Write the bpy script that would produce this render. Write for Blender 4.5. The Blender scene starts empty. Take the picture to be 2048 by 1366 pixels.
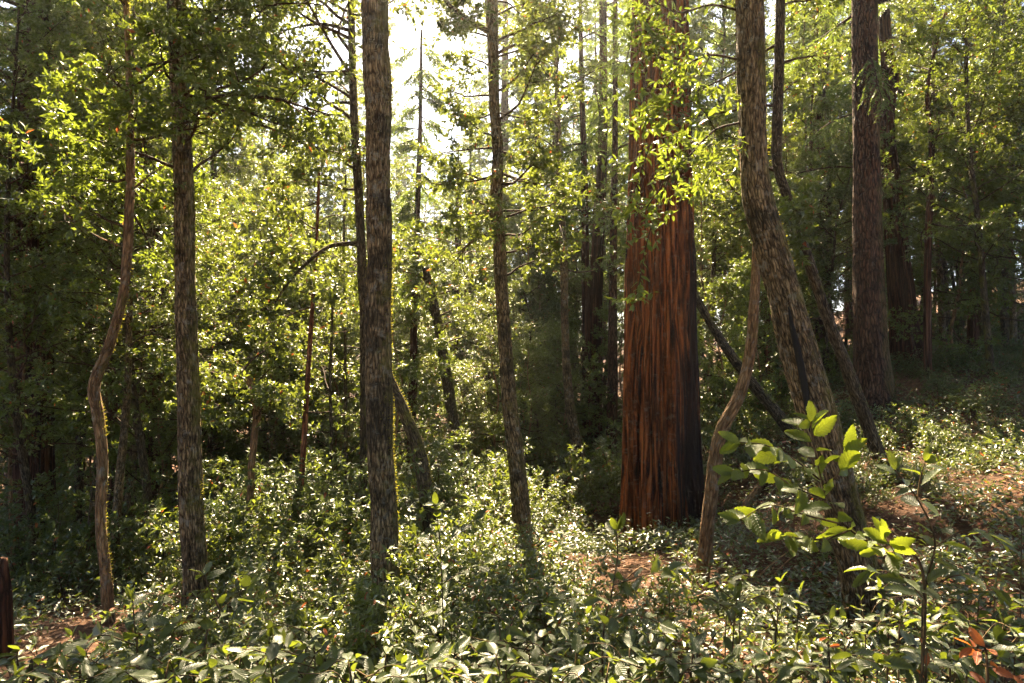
import bpy, math, random
import numpy as np

# ------------------------------------------------------------------ camera, sky, sun, exposure
SC = bpy.context.scene
COL = SC.collection
CAMZ = 1.7
F, CX, CY = 1365.0, 1024.0, 683.0           # focal length and centre in photograph pixels
SUN_EL, SUN_AZ = 46.0, -7.0                 # degrees; azimuth measured from +Y towards +X

cam_data = bpy.data.cameras.new('camera')
cam_data.sensor_width = 36.0
cam_data.lens = 36.0 * F / 2048.0
cam_data.clip_start = 0.05
cam_data.clip_end = 2000.0
cam = bpy.data.objects.new('camera', cam_data)
COL.objects.link(cam)
cam.location = (0, 0, CAMZ)
cam.rotation_euler = (math.radians(90), 0, 0)
SC.camera = cam

world = bpy.data.worlds.new('World')
SC.world = world
world.use_nodes = True
wn = world.node_tree
bg = wn.nodes['Background']
sky = wn.nodes.new('ShaderNodeTexSky')
sky.sky_type = 'NISHITA'
sky.sun_disc = False
sky.sun_elevation = math.radians(SUN_EL)
sky.sun_rotation = math.radians(SUN_AZ)
sky.dust_density = 1.5
sky.air_density = 0.6
sky.ozone_density = 0.6
wn.links.new(sky.outputs[0], bg.inputs[0])
bg.inputs[1].default_value = 0.05

sl = bpy.data.lights.new('sun', 'SUN')
sl.energy = 5.0
sl.angle = math.radians(0.6)
sl.color = (1.0, 0.80, 0.53)
sun = bpy.data.objects.new('sun', sl)
COL.objects.link(sun)
sun.rotation_euler = (math.radians(-(90 - SUN_EL)), 0, math.radians(-SUN_AZ))
sun.location = (0, 0, 60)

SC.view_settings.view_transform = 'Standard'
SC.view_settings.look = 'None'
SC.view_settings.exposure = 3.05
SC.view_settings.gamma = 1.0
SC.view_settings.use_curve_mapping = False
SC.cycles.use_denoising = True
SC.cycles.adaptive_threshold = 0.03
SC.cycles.max_bounces = 4
SC.cycles.diffuse_bounces = 2
SC.cycles.glossy_bounces = 2
SC.cycles.transmission_bounces = 4
SC.cycles.volume_bounces = 0
SC.cycles.sample_clamp_indirect = 6.0
SC.cycles.caustics_reflective = False
SC.cycles.caustics_refractive = False

rng = np.random.default_rng(11)
random.seed(11)


def P(px, py, d):
    """Place seen at photograph pixel (px, py), d metres ahead."""
    return np.array([(px - CX) / F * d, d, CAMZ + (CY - py) / F * d])


def nrm(v):
    v = np.asarray(v, float)
    return v / np.maximum(np.linalg.norm(v, axis=-1, keepdims=True), 1e-9)


# ------------------------------------------------------------------ numpy helpers
def vnoise(p, seed=0):
    """value noise in [0,1], p is (N,3)"""
    p = np.asarray(p, float)
    i = np.floor(p).astype(np.int64)
    f = p - i
    f = f * f * (3 - 2 * f)

    def h(x, y, z):
        n = (x * 374761393 + y * 668265263 + z * 2147483647 + seed * 1274126177) & 0xffffffff
        n = ((n ^ (n >> 13)) * 1274126177) & 0xffffffff
        n = n ^ (n >> 16)
        return (n & 0xffff) / 65535.0
    r = 0
    for dx in (0, 1):
        for dy in (0, 1):
            for dz in (0, 1):
                w = (f[:, 0] if dx else 1 - f[:, 0]) * (f[:, 1] if dy else 1 - f[:, 1]) * (f[:, 2] if dz else 1 - f[:, 2])
                r = r + w * h(i[:, 0] + dx, i[:, 1] + dy, i[:, 2] + dz)
    return r


def fbm(p, seed=0, octs=3):
    a, s, t = 1.0, 0.0, 0.0
    p = np.asarray(p, float)
    for k in range(octs):
        s = s + a * vnoise(p * (2 ** k), seed + k * 17)
        t += a
        a *= 0.5
    return s / t


def mesh_np(name, verts, faces, mats, mat_idx=None, smooth=False, attrs=None):
    """faces: (N,k) int array or list of such arrays"""
    me = bpy.data.meshes.new(name)
    fl = faces if isinstance(faces, list) else [faces]
    fl = [np.asarray(f, np.int32) for f in fl if len(f)]
    verts = np.asarray(verts, np.float32)
    nl = sum(f.size for f in fl)
    npoly = sum(len(f) for f in fl)
    me.vertices.add(len(verts))
    me.vertices.foreach_set('co', verts.ravel())
    me.loops.add(nl)
    me.loops.foreach_set('vertex_index', np.concatenate([f.ravel() for f in fl]))
    me.polygons.add(npoly)
    tot = np.concatenate([np.full(len(f), f.shape[1], np.int32) for f in fl])
    st = np.concatenate([[0], np.cumsum(tot)[:-1]]).astype(np.int32)
    me.polygons.foreach_set('loop_start', st)
    me.polygons.foreach_set('loop_total', tot)
    me.polygons.foreach_set('use_smooth', np.full(npoly, smooth, bool))
    if mat_idx is not None:
        me.polygons.foreach_set('material_index', np.asarray(mat_idx, np.int32))
    for m in (mats if isinstance(mats, (list, tuple)) else [mats]):
        me.materials.append(m)
    for an, av in (attrs or {}).items():
        a = me.attributes.new(an, 'FLOAT_VECTOR', 'POINT')
        a.data.foreach_set('vector', np.asarray(av, np.float32).ravel())
    me.update(calc_edges=True)
    return me


def catmull(pts, vals, step):
    pts = np.asarray(pts, float)
    vals = np.asarray(vals, float)
    P0 = np.vstack([2 * pts[0] - pts[1], pts, 2 * pts[-1] - pts[-2]])
    out, ov = [], []
    for i in range(len(pts) - 1):
        a, b, c, d = P0[i:i + 4]
        n = max(1, int(np.ceil(np.linalg.norm(c - b) / step)))
        t = np.linspace(0, 1, n, endpoint=False)[:, None]
        out.append(0.5 * ((2 * b) + (-a + c) * t + (2 * a - 5 * b + 4 * c - d) * t * t + (-a + 3 * b - 3 * c + d) * t ** 3))
        ov.append(vals[i] + (vals[i + 1] - vals[i]) * (3 * t[:, 0] ** 2 - 2 * t[:, 0] ** 3) if False else vals[i] + (vals[i + 1] - vals[i]) * t[:, 0])
    out.append(pts[-1:])
    ov.append(vals[-1:])
    return np.vstack(out), np.concatenate(ov)


def tube_arrays(pts, rad, nseg):
    """rings along pts; returns verts, quads, bark attr (R cos, R sin, length), angle, length"""
    pts = np.asarray(pts, float)
    n = len(pts)
    tan = np.gradient(pts, axis=0)
    tan = nrm(tan)
    ref = np.array([1.0, 0, 0])
    if abs(tan[:, 0]).mean() > 0.75:
        ref = np.array([0, 0, 1.0])
    n1 = nrm(ref - (tan @ ref)[:, None] * tan)
    n2 = np.cross(tan, n1)
    L = np.concatenate([[0], np.cumsum(np.linalg.norm(np.diff(pts, axis=0), axis=1))])
    a = np.linspace(0, 2 * np.pi, nseg, endpoint=False)
    return n1, n2, L, a


def tube(pts, rad, nseg=5, cap=True):
    n1, n2, L, a = tube_arrays(pts, rad, nseg)
    n = len(pts)
    rad = np.asarray(rad, float)
    ring = (np.cos(a)[None, :, None] * n1[:, None, :] + np.sin(a)[None, :, None] * n2[:, None, :]) * rad[:, None, None]
    v = (np.asarray(pts)[:, None, :] + ring).reshape(-1, 3)
    i = np.arange(n - 1)[:, None] * nseg
    j = np.arange(nseg)[None, :]
    k = (j + 1) % nseg
    q = np.stack([i + j, i + k, i + nseg + k, i + nseg + j], -1).reshape(-1, 4)
    bk = np.stack([np.broadcast_to(np.cos(a)[None] * rad[:, None], (n, nseg)), np.broadcast_to(np.sin(a)[None] * rad[:, None], (n, nseg)),
                   np.broadcast_to(L[:, None], (n, nseg))], -1).reshape(-1, 3)
    return v, q, bk


class Tubes:
    def __init__(self):
        self.v, self.q, self.b, self.n = [], [], [], 0

    def add(self, pts, rad, nseg=4):
        v, q, b = tube(pts, rad, nseg)
        self.v.append(v)
        self.q.append(q + self.n)
        self.b.append(b)
        self.n += len(v)

    def mesh(self, name, mat, off=None):
        v = np.vstack(self.v)
        if off is not None:
            v = v - off
        return mesh_np(name, v, np.vstack(self.q), mat, smooth=True, attrs={'bark': np.vstack(self.b)})


# ------------------------------------------------------------------ materials
def new_mat(name):
    m = bpy.data.materials.new(name)
    m.use_nodes = True
    nt = m.node_tree
    nt.nodes.clear()
    return m, nt, nt.nodes.new('ShaderNodeOutputMaterial')


def N(nt, t, **kw):
    n = nt.nodes.new(t)
    ins = kw.pop('ins', {})
    for k, v in kw.items():
        setattr(n, k, v)
    for k, v in ins.items():
        if hasattr(v, 'is_output'):
            nt.links.new(v, n.inputs[k])
        else:
            n.inputs[k].default_value = v
    return n


def ramp(nt, fac, stops):
    r = nt.nodes.new('ShaderNodeValToRGB')
    el = r.color_ramp.elements
    while len(el) < len(stops):
        el.new(0.5)
    for e, (p, c) in zip(el, stops):
        e.position = p
        e.color = (*c, 1) if len(c) == 3 else c
    nt.links.new(fac, r.inputs[0])
    return r.outputs[0]


def mixc(nt, fac, a, b, blend='MIX'):
    m = nt.nodes.new('ShaderNodeMix')
    m.data_type = 'RGBA'
    m.blend_type = blend
    for k, v in ((0, fac), (6, a), (7, b)):
        if hasattr(v, 'is_output'):
            nt.links.new(v, m.inputs[k])
        elif k == 0:
            m.inputs[0].default_value = v
        else:
            m.inputs[k].default_value = (*v, 1) if len(v) == 3 else v
    return m.outputs[2]


def bark_mat(name, stops, zs, fs, moss=0.0, moss_col=(0.16, 0.15, 0.02), bump=0.6, rough=0.85, band=0.0, lichen=0.0, near_black=0.0, crackd=0.78, dist=0.4):
    """bark: noise stretched along the stem (attribute bark = R cos, R sin, length)"""
    m, nt, out = new_mat(name)
    at = N(nt, 'ShaderNodeAttribute', attribute_name='bark')
    oi = N(nt, 'ShaderNodeObjectInfo')
    offs = N(nt, 'ShaderNodeVectorMath', operation='SCALE', ins={0: (13.0, 7.0, 31.0), 3: oi.outputs['Random']})
    vec = N(nt, 'ShaderNodeVectorMath', operation='ADD', ins={0: at.outputs['Vector'], 1: offs.outputs[0]}).outputs[0]
    mp = N(nt, 'ShaderNodeMapping', ins={0: vec, 3: (fs, fs, zs)})
    n1 = N(nt, 'ShaderNodeTexNoise', ins={'Vector': mp.outputs[0], 'Scale': 1.0, 'Detail': 6.0, 'Roughness': 0.62, 'Distortion': dist})
    mp2 = N(nt, 'ShaderNodeMapping', ins={0: vec, 3: (fs * 0.16, fs * 0.16, zs * 0.28)})
    n2 = N(nt, 'ShaderNodeTexNoise', ins={'Vector': mp2.outputs[0], 'Scale': 1.0, 'Detail': 4.0, 'Roughness': 0.6})
    wv = N(nt, 'ShaderNodeTexNoise', ins={'Vector': vec, 'Scale': 11.0, 'Detail': 3.0})
    wv2 = N(nt, 'ShaderNodeVectorMath', operation='MULTIPLY_ADD', ins={0: wv.outputs['Color'], 1: (0.03, 0.03, 0.14), 2: vec})
    mp3 = N(nt, 'ShaderNodeMapping', ins={0: wv2.outputs[0], 3: (fs * 0.95, fs * 0.95, zs * 0.8)})
    vo = N(nt, 'ShaderNodeTexVoronoi', feature='DISTANCE_TO_EDGE', ins={'Vector': mp3.outputs[0], 'Scale': 1.0})
    crack = ramp(nt, vo.outputs['Distance'], [(0.0, (0, 0, 0)), (0.22, (1, 1, 1))])
    col = ramp(nt, n1.outputs['Fac'], stops)
    col = mixc(nt, 0.75, col, ramp(nt, n2.outputs['Fac'], [(0.3, (0.45, 0.42, 0.40)), (0.62, (1.15, 1.1, 1.05))]), 'MULTIPLY')
    dark = mixc(nt, crackd, (1, 1, 1), crack)
    col = mixc(nt, 1.0, col, dark, 'MULTIPLY')
    if lichen:
        n4 = N(nt, 'ShaderNodeTexNoise', ins={'Vector': vec, 'Scale': 9.0, 'Detail': 5.0, 'Roughness': 0.7})
        f = ramp(nt, n4.outputs['Fac'], [(0.55, (0, 0, 0)), (0.66, (lichen,) * 3)])
        col = mixc(nt, f, col, (0.30, 0.28, 0.22))
    if band:
        mb = N(nt, 'ShaderNodeMapping', ins={0: vec, 3: (1.2, 1.2, 2.6)})
        n5 = N(nt, 'ShaderNodeTexNoise', ins={'Vector': mb.outputs[0], 'Scale': 1.0, 'Detail': 5.0, 'Roughness': 0.65})
        f = ramp(nt, n5.outputs['Fac'], [(0.52, (0, 0, 0)), (0.6, (band,) * 3)])
        col = mixc(nt, f, col, (0.022, 0.018, 0.010))
    if moss:
        n3 = N(nt, 'ShaderNodeTexNoise', ins={'Vector': vec, 'Scale': 3.2, 'Detail': 7.0, 'Roughness': 0.75})
        sx = N(nt, 'ShaderNodeSeparateXYZ', ins={0: at.outputs['Vector']})
        ad = N(nt, 'ShaderNodeMath', operation='MULTIPLY_ADD', ins={0: sx.outputs[0], 1: 1.1, 2: n3.outputs['Fac']})
        f = ramp(nt, ad.outputs[0], [(0.56, (0, 0, 0)), (0.74, (moss,) * 3)])
        col = mixc(nt, f, col, moss_col)
    if near_black:
        # near-black on one side, growing towards the foot
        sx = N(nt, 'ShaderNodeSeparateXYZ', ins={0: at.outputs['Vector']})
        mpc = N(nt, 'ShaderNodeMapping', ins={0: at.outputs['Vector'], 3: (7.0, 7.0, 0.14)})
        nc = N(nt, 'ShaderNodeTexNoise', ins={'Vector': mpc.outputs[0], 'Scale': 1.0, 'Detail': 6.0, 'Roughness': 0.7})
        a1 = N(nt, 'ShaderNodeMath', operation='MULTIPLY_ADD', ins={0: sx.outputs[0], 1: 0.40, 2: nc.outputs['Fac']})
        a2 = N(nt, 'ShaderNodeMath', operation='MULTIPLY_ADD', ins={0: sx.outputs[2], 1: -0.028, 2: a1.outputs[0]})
        f = ramp(nt, a2.outputs[0], [(0.41, (0, 0, 0)), (0.56, (near_black,) * 3)])
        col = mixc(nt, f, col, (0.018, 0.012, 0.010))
    hgt = N(nt, 'ShaderNodeMath', operation='MULTIPLY_ADD', ins={0: n1.outputs['Fac'], 1: 0.9, 2: crack})
    bp = N(nt, 'ShaderNodeBump', ins={'Strength': bump, 'Distance': 0.03, 'Height': hgt.outputs[0]})
    bs = N(nt, 'ShaderNodeBsdfPrincipled', ins={'Base Color': col, 'Roughness': rough, 'Normal': bp.outputs[0], 'Specular IOR Level': 0.25})
    nt.links.new(bs.outputs[0], out.inputs[0])
    return m


def leaf_mat(name, c_dark, c_light, trans_col, trans=0.45, rough=0.38, spec=0.5, island=True, old=0.0, old_col=(0.30, 0.08, 0.02), veins=False):
    m, nt, out = new_mat(name)
    if island:
        rnd = N(nt, 'ShaderNodeNewGeometry').outputs['Random Per Island']
    else:
        rnd = N(nt, 'ShaderNodeObjectInfo').outputs['Random']
    geo = N(nt, 'ShaderNodeNewGeometry')
    col = ramp(nt, rnd, [(0.0, c_dark), (1.0, c_light)])
    wob = N(nt, 'ShaderNodeTexNoise', ins={'Vector': geo.outputs['Position'], 'Scale': 0.55, 'Detail': 3.0})
    col = mixc(nt, 0.6, col, ramp(nt, wob.outputs['Fac'], [(0.3, (0.72, 0.80, 0.75)), (0.7, (1.25, 1.15, 0.85))]), 'MULTIPLY')
    tcol = mixc(nt, 0.5, trans_col, ramp(nt, rnd, [(0.0, tuple(x * 0.75 for x in trans_col)), (1.0, tuple(x * 1.3 for x in trans_col))]))
    if old:
        f = ramp(nt, rnd, [(1.0 - old - 0.002, (0, 0, 0)), (1.0 - old, (1, 1, 1))])
        col = mixc(nt, f, col, old_col)
        tcol = mixc(nt, f, tcol, tuple(min(1, x * 1.6) for x in old_col))
    ins = {'Base Color': col, 'Roughness': rough, 'Specular IOR Level': spec}
    tins = {'Color': tcol}
    if veins:
        uv = N(nt, 'ShaderNodeAttribute', attribute_name='leaf')     # x along, y across (-1..1)
        s = N(nt, 'ShaderNodeSeparateXYZ', ins={0: uv.outputs['Vector']})
        ab = N(nt, 'ShaderNodeMath', operation='ABSOLUTE', ins={0: s.outputs[1]})
        ph = N(nt, 'ShaderNodeMath', operation='MULTIPLY_ADD', ins={0: ab.outputs[0], 1: -0.16, 2: s.outputs[0]})
        sn = N(nt, 'ShaderNodeMath', operation='SINE', ins={0: N(nt, 'ShaderNodeMath', operation='MULTIPLY', ins={0: ph.outputs[0], 1: 66.0}).outputs[0]})
        h1 = ramp(nt, N(nt, 'ShaderNodeMath', operation='MULTIPLY_ADD', ins={0: sn.outputs[0], 1: 0.5, 2: 0.5}).outputs[0], [(0.0, (0, 0, 0)), (0.35, (1, 1, 1))])
        mid = ramp(nt, ab.outputs[0], [(0.0, (0, 0, 0)), (0.09, (1, 1, 1))])
        hh = N(nt, 'ShaderNodeMath', operation='MULTIPLY', ins={0: h1, 1: mid})
        bp = N(nt, 'ShaderNodeBump', ins={'Strength': 0.5, 'Distance': 0.004, 'Height': hh.outputs[0]})
        ins['Normal'] = bp.outputs[0]
        ins['Base Color'] = mixc(nt, mid, tuple(min(1, x * 1.7) for x in c_light), col)
        tins['Color'] = mixc(nt, N(nt, 'ShaderNodeMath', operation='MULTIPLY_ADD', ins={0: hh.outputs[0], 1: 0.4, 2: 0.6}).outputs[0],
                             tuple(x * 0.45 for x in trans_col), tcol)
        # blotches and insect damage
        pn = N(nt, 'ShaderNodeTexNoise', ins={'Vector': geo.outputs['Position'], 'Scale': 55.0, 'Detail': 3.0})
        bl = ramp(nt, pn.outputs['Fac'], [(0.64, (0, 0, 0)), (0.70, (0.6, 0.6, 0.6))])
        ins['Base Color'] = mixc(nt, bl, ins['Base Color'], (0.10, 0.07, 0.025))
        nr = N(nt, 'ShaderNodeTexNoise', ins={'Vector': geo.outputs['Position'], 'Scale': 18.0, 'Detail': 3.0})
        ins['Roughness'] = N(nt, 'ShaderNodeMath', operation='MULTIPLY_ADD', ins={0: nr.outputs['Fac'], 1: 0.35, 2: rough - 0.16}).outputs[0]
    bs = N(nt, 'ShaderNodeBsdfPrincipled', ins=ins)
    tr = N(nt, 'ShaderNodeBsdfTranslucent', ins=tins)
    mx = N(nt, 'ShaderNodeMixShader', ins={0: trans, 1: bs.outputs[0], 2: tr.outputs[0]})
    nt.links.new(mx.outputs[0], out.inputs[0])
    return m


M = {}
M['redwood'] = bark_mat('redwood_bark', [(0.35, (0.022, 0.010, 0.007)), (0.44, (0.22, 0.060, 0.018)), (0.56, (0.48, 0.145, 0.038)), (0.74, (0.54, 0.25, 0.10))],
                        0.8, 13.0, bump=1.0, near_black=0.95, dist=1.3, lichen=0.25)
M['redwood_far'] = bark_mat('redwood_bark_plain', [(0.30, (0.035, 0.016, 0.010)), (0.5, (0.13, 0.055, 0.03)), (0.75, (0.24, 0.12, 0.07))], 0.6, 18.0, bump=1.0)
M['fir'] = bark_mat('fir_bark', [(0.32, (0.035, 0.02, 0.014)), (0.5, (0.15, 0.075, 0.045)), (0.72, (0.27, 0.16, 0.10))], 5.5, 22.0, bump=1.0, moss=0.25)
M['tanoak'] = bark_mat('tanoak_bark', [(0.34, (0.05, 0.034, 0.016)), (0.48, (0.27, 0.185, 0.09)), (0.66, (0.54, 0.41, 0.23))], 9.0, 42.0, moss=0.7, band=0.65, lichen=0.8, bump=0.8)
M['mossy'] = bark_mat('mossy_bark', [(0.30, (0.045, 0.032, 0.02)), (0.5, (0.15, 0.11, 0.065)), (0.72, (0.28, 0.23, 0.15))], 8.0, 40.0, moss=0.9, band=0.3, bump=0.8)
M['brown'] = bark_mat('smooth_brown_bark', [(0.30, (0.13, 0.075, 0.035)), (0.5, (0.36, 0.215, 0.10)), (0.72, (0.52, 0.36, 0.20))], 7.0, 34.0, moss=0.7, band=0.25, bump=0.8, crackd=0.5, lichen=0.6)
M['madrone'] = bark_mat('peeling_red_bark', [(0.30, (0.12, 0.04, 0.02)), (0.5, (0.28, 0.10, 0.045)), (0.72, (0.42, 0.2, 0.1))], 4.0, 24.0, bump=0.4)
M['twig'] = bark_mat('twig_bark', [(0.3, (0.06, 0.035, 0.02)), (0.7, (0.17, 0.10, 0.055))], 12.0, 60.0, bump=0.3)
M['green_twig'] = bark_mat('green_twig_bark', [(0.3, (0.10, 0.07, 0.03)), (0.7, (0.22, 0.15, 0.07))], 12.0, 60.0, bump=0.2)

M['leaf_broad'] = leaf_mat('broad_leaf', (0.035, 0.058, 0.012), (0.08, 0.11, 0.025), (0.25, 0.30, 0.03), trans=0.37, rough=0.39, spec=1.0, old=0.012)
M['leaf_bay'] = leaf_mat('bay_leaf', (0.045, 0.07, 0.012), (0.10, 0.13, 0.025), (0.26, 0.33, 0.028), trans=0.38, rough=0.38, spec=0.9, old=0.006)
M['leaf_dark'] = leaf_mat('dark_leaf', (0.03, 0.052, 0.015), (0.065, 0.10, 0.025), (0.18, 0.23, 0.035), trans=0.32, rough=0.36, spec=0.8, old=0.01)
M['needle'] = leaf_mat('redwood_needle', (0.04, 0.07, 0.018), (0.08, 0.115, 0.028), (0.20, 0.27, 0.04), trans=0.44, rough=0.45)
M['cover'] = leaf_mat('ground_cover_leaf', (0.028, 0.050, 0.010), (0.065, 0.095, 0.020), (0.20, 0.25, 0.025), trans=0.32, rough=0.37, spec=1.0, old=0.03)
M['moss'] = leaf_mat('moss', (0.07, 0.075, 0.012), (0.13, 0.12, 0.02), (0.40, 0.36, 0.04), trans=0.5, rough=0.7, spec=0.2)
M['litter'] = leaf_mat('fallen_leaf', (0.10, 0.045, 0.02), (0.30, 0.15, 0.075), (0.25, 0.10, 0.03), trans=0.2, rough=0.6)
M['hero'] = leaf_mat('toothed_leaf', (0.03, 0.05, 0.013), (0.065, 0.09, 0.025), (0.22, 0.27, 0.02), trans=0.38, rough=0.38, spec=0.55, island=False, veins=True)
M['hero_lit'] = leaf_mat('backlit_toothed_leaf', (0.06, 0.095, 0.016), (0.09, 0.13, 0.025), (0.28, 0.34, 0.02), trans=0.5, rough=0.42, island=False, veins=True)  # toothed leaf copy, light from behind put into its brighter colour
M['hero_orange'] = leaf_mat('withered_leaf', (0.26, 0.07, 0.02), (0.42, 0.14, 0.04), (0.55, 0.16, 0.03), trans=0.4, rough=0.5, island=False, veins=True)
M['hero_bay'] = leaf_mat('bay_spray_leaf', (0.05, 0.08, 0.014), (0.09, 0.125, 0.025), (0.26, 0.34, 0.03), trans=0.42, rough=0.38, island=False)


def ground_material():
    m, nt, out = new_mat('forest_duff')
    geo = N(nt, 'ShaderNodeNewGeometry')
    n1 = N(nt, 'ShaderNodeTexNoise', ins={'Vector': geo.outputs['Position'], 'Scale': 14.0, 'Detail': 8.0, 'Roughness': 0.7})
    n2 = N(nt, 'ShaderNodeTexNoise', ins={'Vector': geo.outputs['Position'], 'Scale': 0.7, 'Detail': 4.0})
    col = ramp(nt, n1.outputs['Fac'], [(0.3, (0.035, 0.018, 0.010)), (0.5, (0.10, 0.055, 0.032)), (0.7, (0.20, 0.12, 0.072))])
    col = mixc(nt, 0.7, col, ramp(nt, n2.outputs['Fac'], [(0.35, (0.55, 0.5, 0.45)), (0.65, (1.2, 1.05, 0.95))]), 'MULTIPLY')
    bp = N(nt, 'ShaderNodeBump', ins={'Strength': 1.0, 'Distance': 0.04, 'Height': n1.outputs['Fac']})
    bs = N(nt, 'ShaderNodeBsdfPrincipled', ins={'Base Color': col, 'Roughness': 0.95, 'Normal': bp.outputs[0], 'Specular IOR Level': 0.2})
    nt.links.new(bs.outputs[0], out.inputs[0])
    return m


M['ground'] = ground_material()


# ------------------------------------------------------------------ object helpers
def tag(o, label=None, cat=None, group=None, kind=None):
    if label:
        o['label'] = label
    if cat:
        o['category'] = cat
    if group:
        o['group'] = group
    if kind:
        o['kind'] = kind
    return o


def empty(name, loc, label, cat, group=None):
    o = bpy.data.objects.new(name, None)
    COL.objects.link(o)
    o.location = tuple(loc)
    o.empty_display_size = 0.2
    return tag(o, label, cat, group)


def part(name, me, parent, kind=None, label=None):
    o = bpy.data.objects.new(name, me)
    COL.objects.link(o)
    o.parent = parent
    if kind:
        o['kind'] = kind
    if label:
        o['label'] = label
    return o


def copy_tree(root, loc, rz, scale, label=None, group=None):
    r = root.copy()
    COL.objects.link(r)
    r.location = tuple(loc)
    r.rotation_euler = (0, 0, rz)
    r.scale = scale if isinstance(scale, tuple) else (scale,) * 3
    if label:
        r['label'] = label
    if group:
        r['group'] = group
    for ch in list(root.children):
        c = ch.copy()
        COL.objects.link(c)
        c.parent = r
        for g in list(ch.children):
            e = g.copy()
            COL.objects.link(e)
            e.parent = c
    return r


# ------------------------------------------------------------------ terrain
_ctl_px = [(218, 1262, 7), (392, 1285, 7.5), (775, 1285, 6.5), (1045, 1105, 10), (1325, 1120, 12), (1405, 1155, 8), (1738, 1270, 6.5),
           (1752, 815, 14), (1815, 728, 18), (2048, 725, 20), (2048, 905, 11), (1900, 1010, 8), (60, 1190, 14), (300, 1150, 16), (497, 1165, 9.5),
           (588, 1150, 10), (820, 1025, 18), (955, 1008, 17), (1178, 988, 17), (1185, 925, 22), (1600, 880, 13), (1500, 960, 12), (1690, 775, 16)]
_ctl = [P(*c) for c in _ctl_px]
_ctl += [np.array(c, float) + np.array([0, 0, CAMZ]) for c in
         [(0, 0, -1.7), (-2, 2.5, -2.15), (2, 2.5, -2.0), (0, 4, -2.35), (-4, 4, -2.6), (4, 3.5, -2.0), (0, 45, -5), (-20, 45, -6.5), (22, 32, 1.5), (40, 60, 5),
          (0, 110, -5), (-45, 60, -8), (-30, 20, -7.5), (28, 12, 1.5), (60, 110, 5), (-70, 110, -8), (0, -12, -1.2), (-15, -5, -3), (15, -5, -.4), (0, 300, -5), (-200, 250, -8), (200, 250, 5), (-200, 0, -8), (200, 0, 5), (0, -200, -1)]]
_ctl = np.array(_ctl)


def _phi(r):
    return r


_A = np.linalg.norm(_ctl[:, None, :2] - _ctl[None, :, :2], axis=2)
_n = len(_ctl)
_S = np.zeros((_n + 3, _n + 3))
_S[:_n, :_n] = -_phi(_A) + np.eye(_n) * 0.0
_S[:_n, :_n] -= np.eye(_n) * 0.25
_S[:_n, _n:] = np.c_[np.ones(_n), _ctl[:, :2]]
_S[_n:, :_n] = _S[:_n, _n:].T
_W = np.linalg.solve(_S, np.r_[_ctl[:, 2], 0, 0, 0])


def ground_z(x, y, rough=True):
    x = np.atleast_1d(np.asarray(x, float))
    y = np.atleast_1d(np.asarray(y, float))
    r = np.hypot(x[:, None] - _ctl[None, :, 0], y[:, None] - _ctl[None, :, 1])
    z = -_phi(r) @ _W[:_n] + _W[_n] + _W[_n + 1] * x + _W[_n + 2] * y
    if rough:
        q = np.c_[x, y, np.zeros_like(x)]
        z = z + (fbm(q * 0.8, 3) - 0.5) * 0.22 + (vnoise(q * 4.0, 9) - 0.5) * 0.05
    return z


def gz(x, y):
    return float(ground_z(x, y)[0])


def build_ground():
    gx = np.unique(np.r_[np.linspace(-14, 18, 150), np.linspace(-60, 60, 90), np.linspace(-300, 300, 40)])
    gy = np.unique(np.r_[np.linspace(-3, 26, 140), np.linspace(-20, 90, 80), np.linspace(-200, 400, 40)])
    X, Y = np.meshgrid(gx, gy)
    Z = ground_z(X.ravel(), Y.ravel())
    v = np.c_[X.ravel(), Y.ravel(), Z]
    nx, ny = len(gx), len(gy)
    i = (np.arange(ny - 1)[:, None] * nx + np.arange(nx - 1)[None]).ravel()
    q = np.stack([i, i + 1, i + nx + 1, i + nx], -1)
    o = bpy.data.objects.new('ground', mesh_np('ground', v, q, M['ground'], smooth=True))
    COL.objects.link(o)
    tag(o, 'brown forest floor sloping down to a shaded gully', kind='structure')


build_ground()

# ------------------------------------------------------------------ leaf masses
LEAF2 = (np.array([[0, 0, 0], [0.45, -0.21, 0.045], [1, 0, -0.03], [0.45, 0.21, 0.045]]), np.array([[0, 1, 2], [0, 2, 3]]))
LEAF4 = (np.array([[0, 0, 0], [0.28, -0.17, 0.06], [0.68, -0.16, 0.05], [1, 0, -0.06], [0.68, 0.16, 0.05], [0.28, 0.17, 0.06], [0.5, 0, 0.0]]),
         np.array([[0, 1, 6], [1, 2, 6], [2, 3, 6], [3, 4, 6], [4, 5, 6], [5, 0, 6]]))
LONG2 = (np.array([[0, 0, 0], [0.4, -0.13, 0.04], [1, 0, -0.05], [0.4, 0.13, 0.04]]), np.array([[0, 1, 2], [0, 2, 3]]))
BLADE = (np.array([[0, 0, 0], [0.45, -0.14, 0.03], [1, 0, -0.08], [0.45, 0.14, 0.03]]), np.array([[0, 1, 2], [0, 2, 3]]))


def leaf_frames(axis, normal):
    a = nrm(axis)
    s = nrm(np.cross(normal, a))
    n = np.cross(a, s)
    return a, s, n


def leaves_mesh(name, pos, axis, normal, size, tmpl, mat):
    tv, tf = tmpl
    a, s, n = leaf_frames(axis, normal)
    sz = np.asarray(size)[:, None, None]
    v = pos[:, None, :] + sz * (tv[None, :, 0:1] * a[:, None, :] + tv[None, :, 1:2] * s[:, None, :] + tv[None, :, 2:3] * n[:, None, :])
    f = tf[None] + (np.arange(len(pos)) * len(tv))[:, None, None]
    return mesh_np(name, v.reshape(-1, 3), f.reshape(-1, 3), mat)


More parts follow.
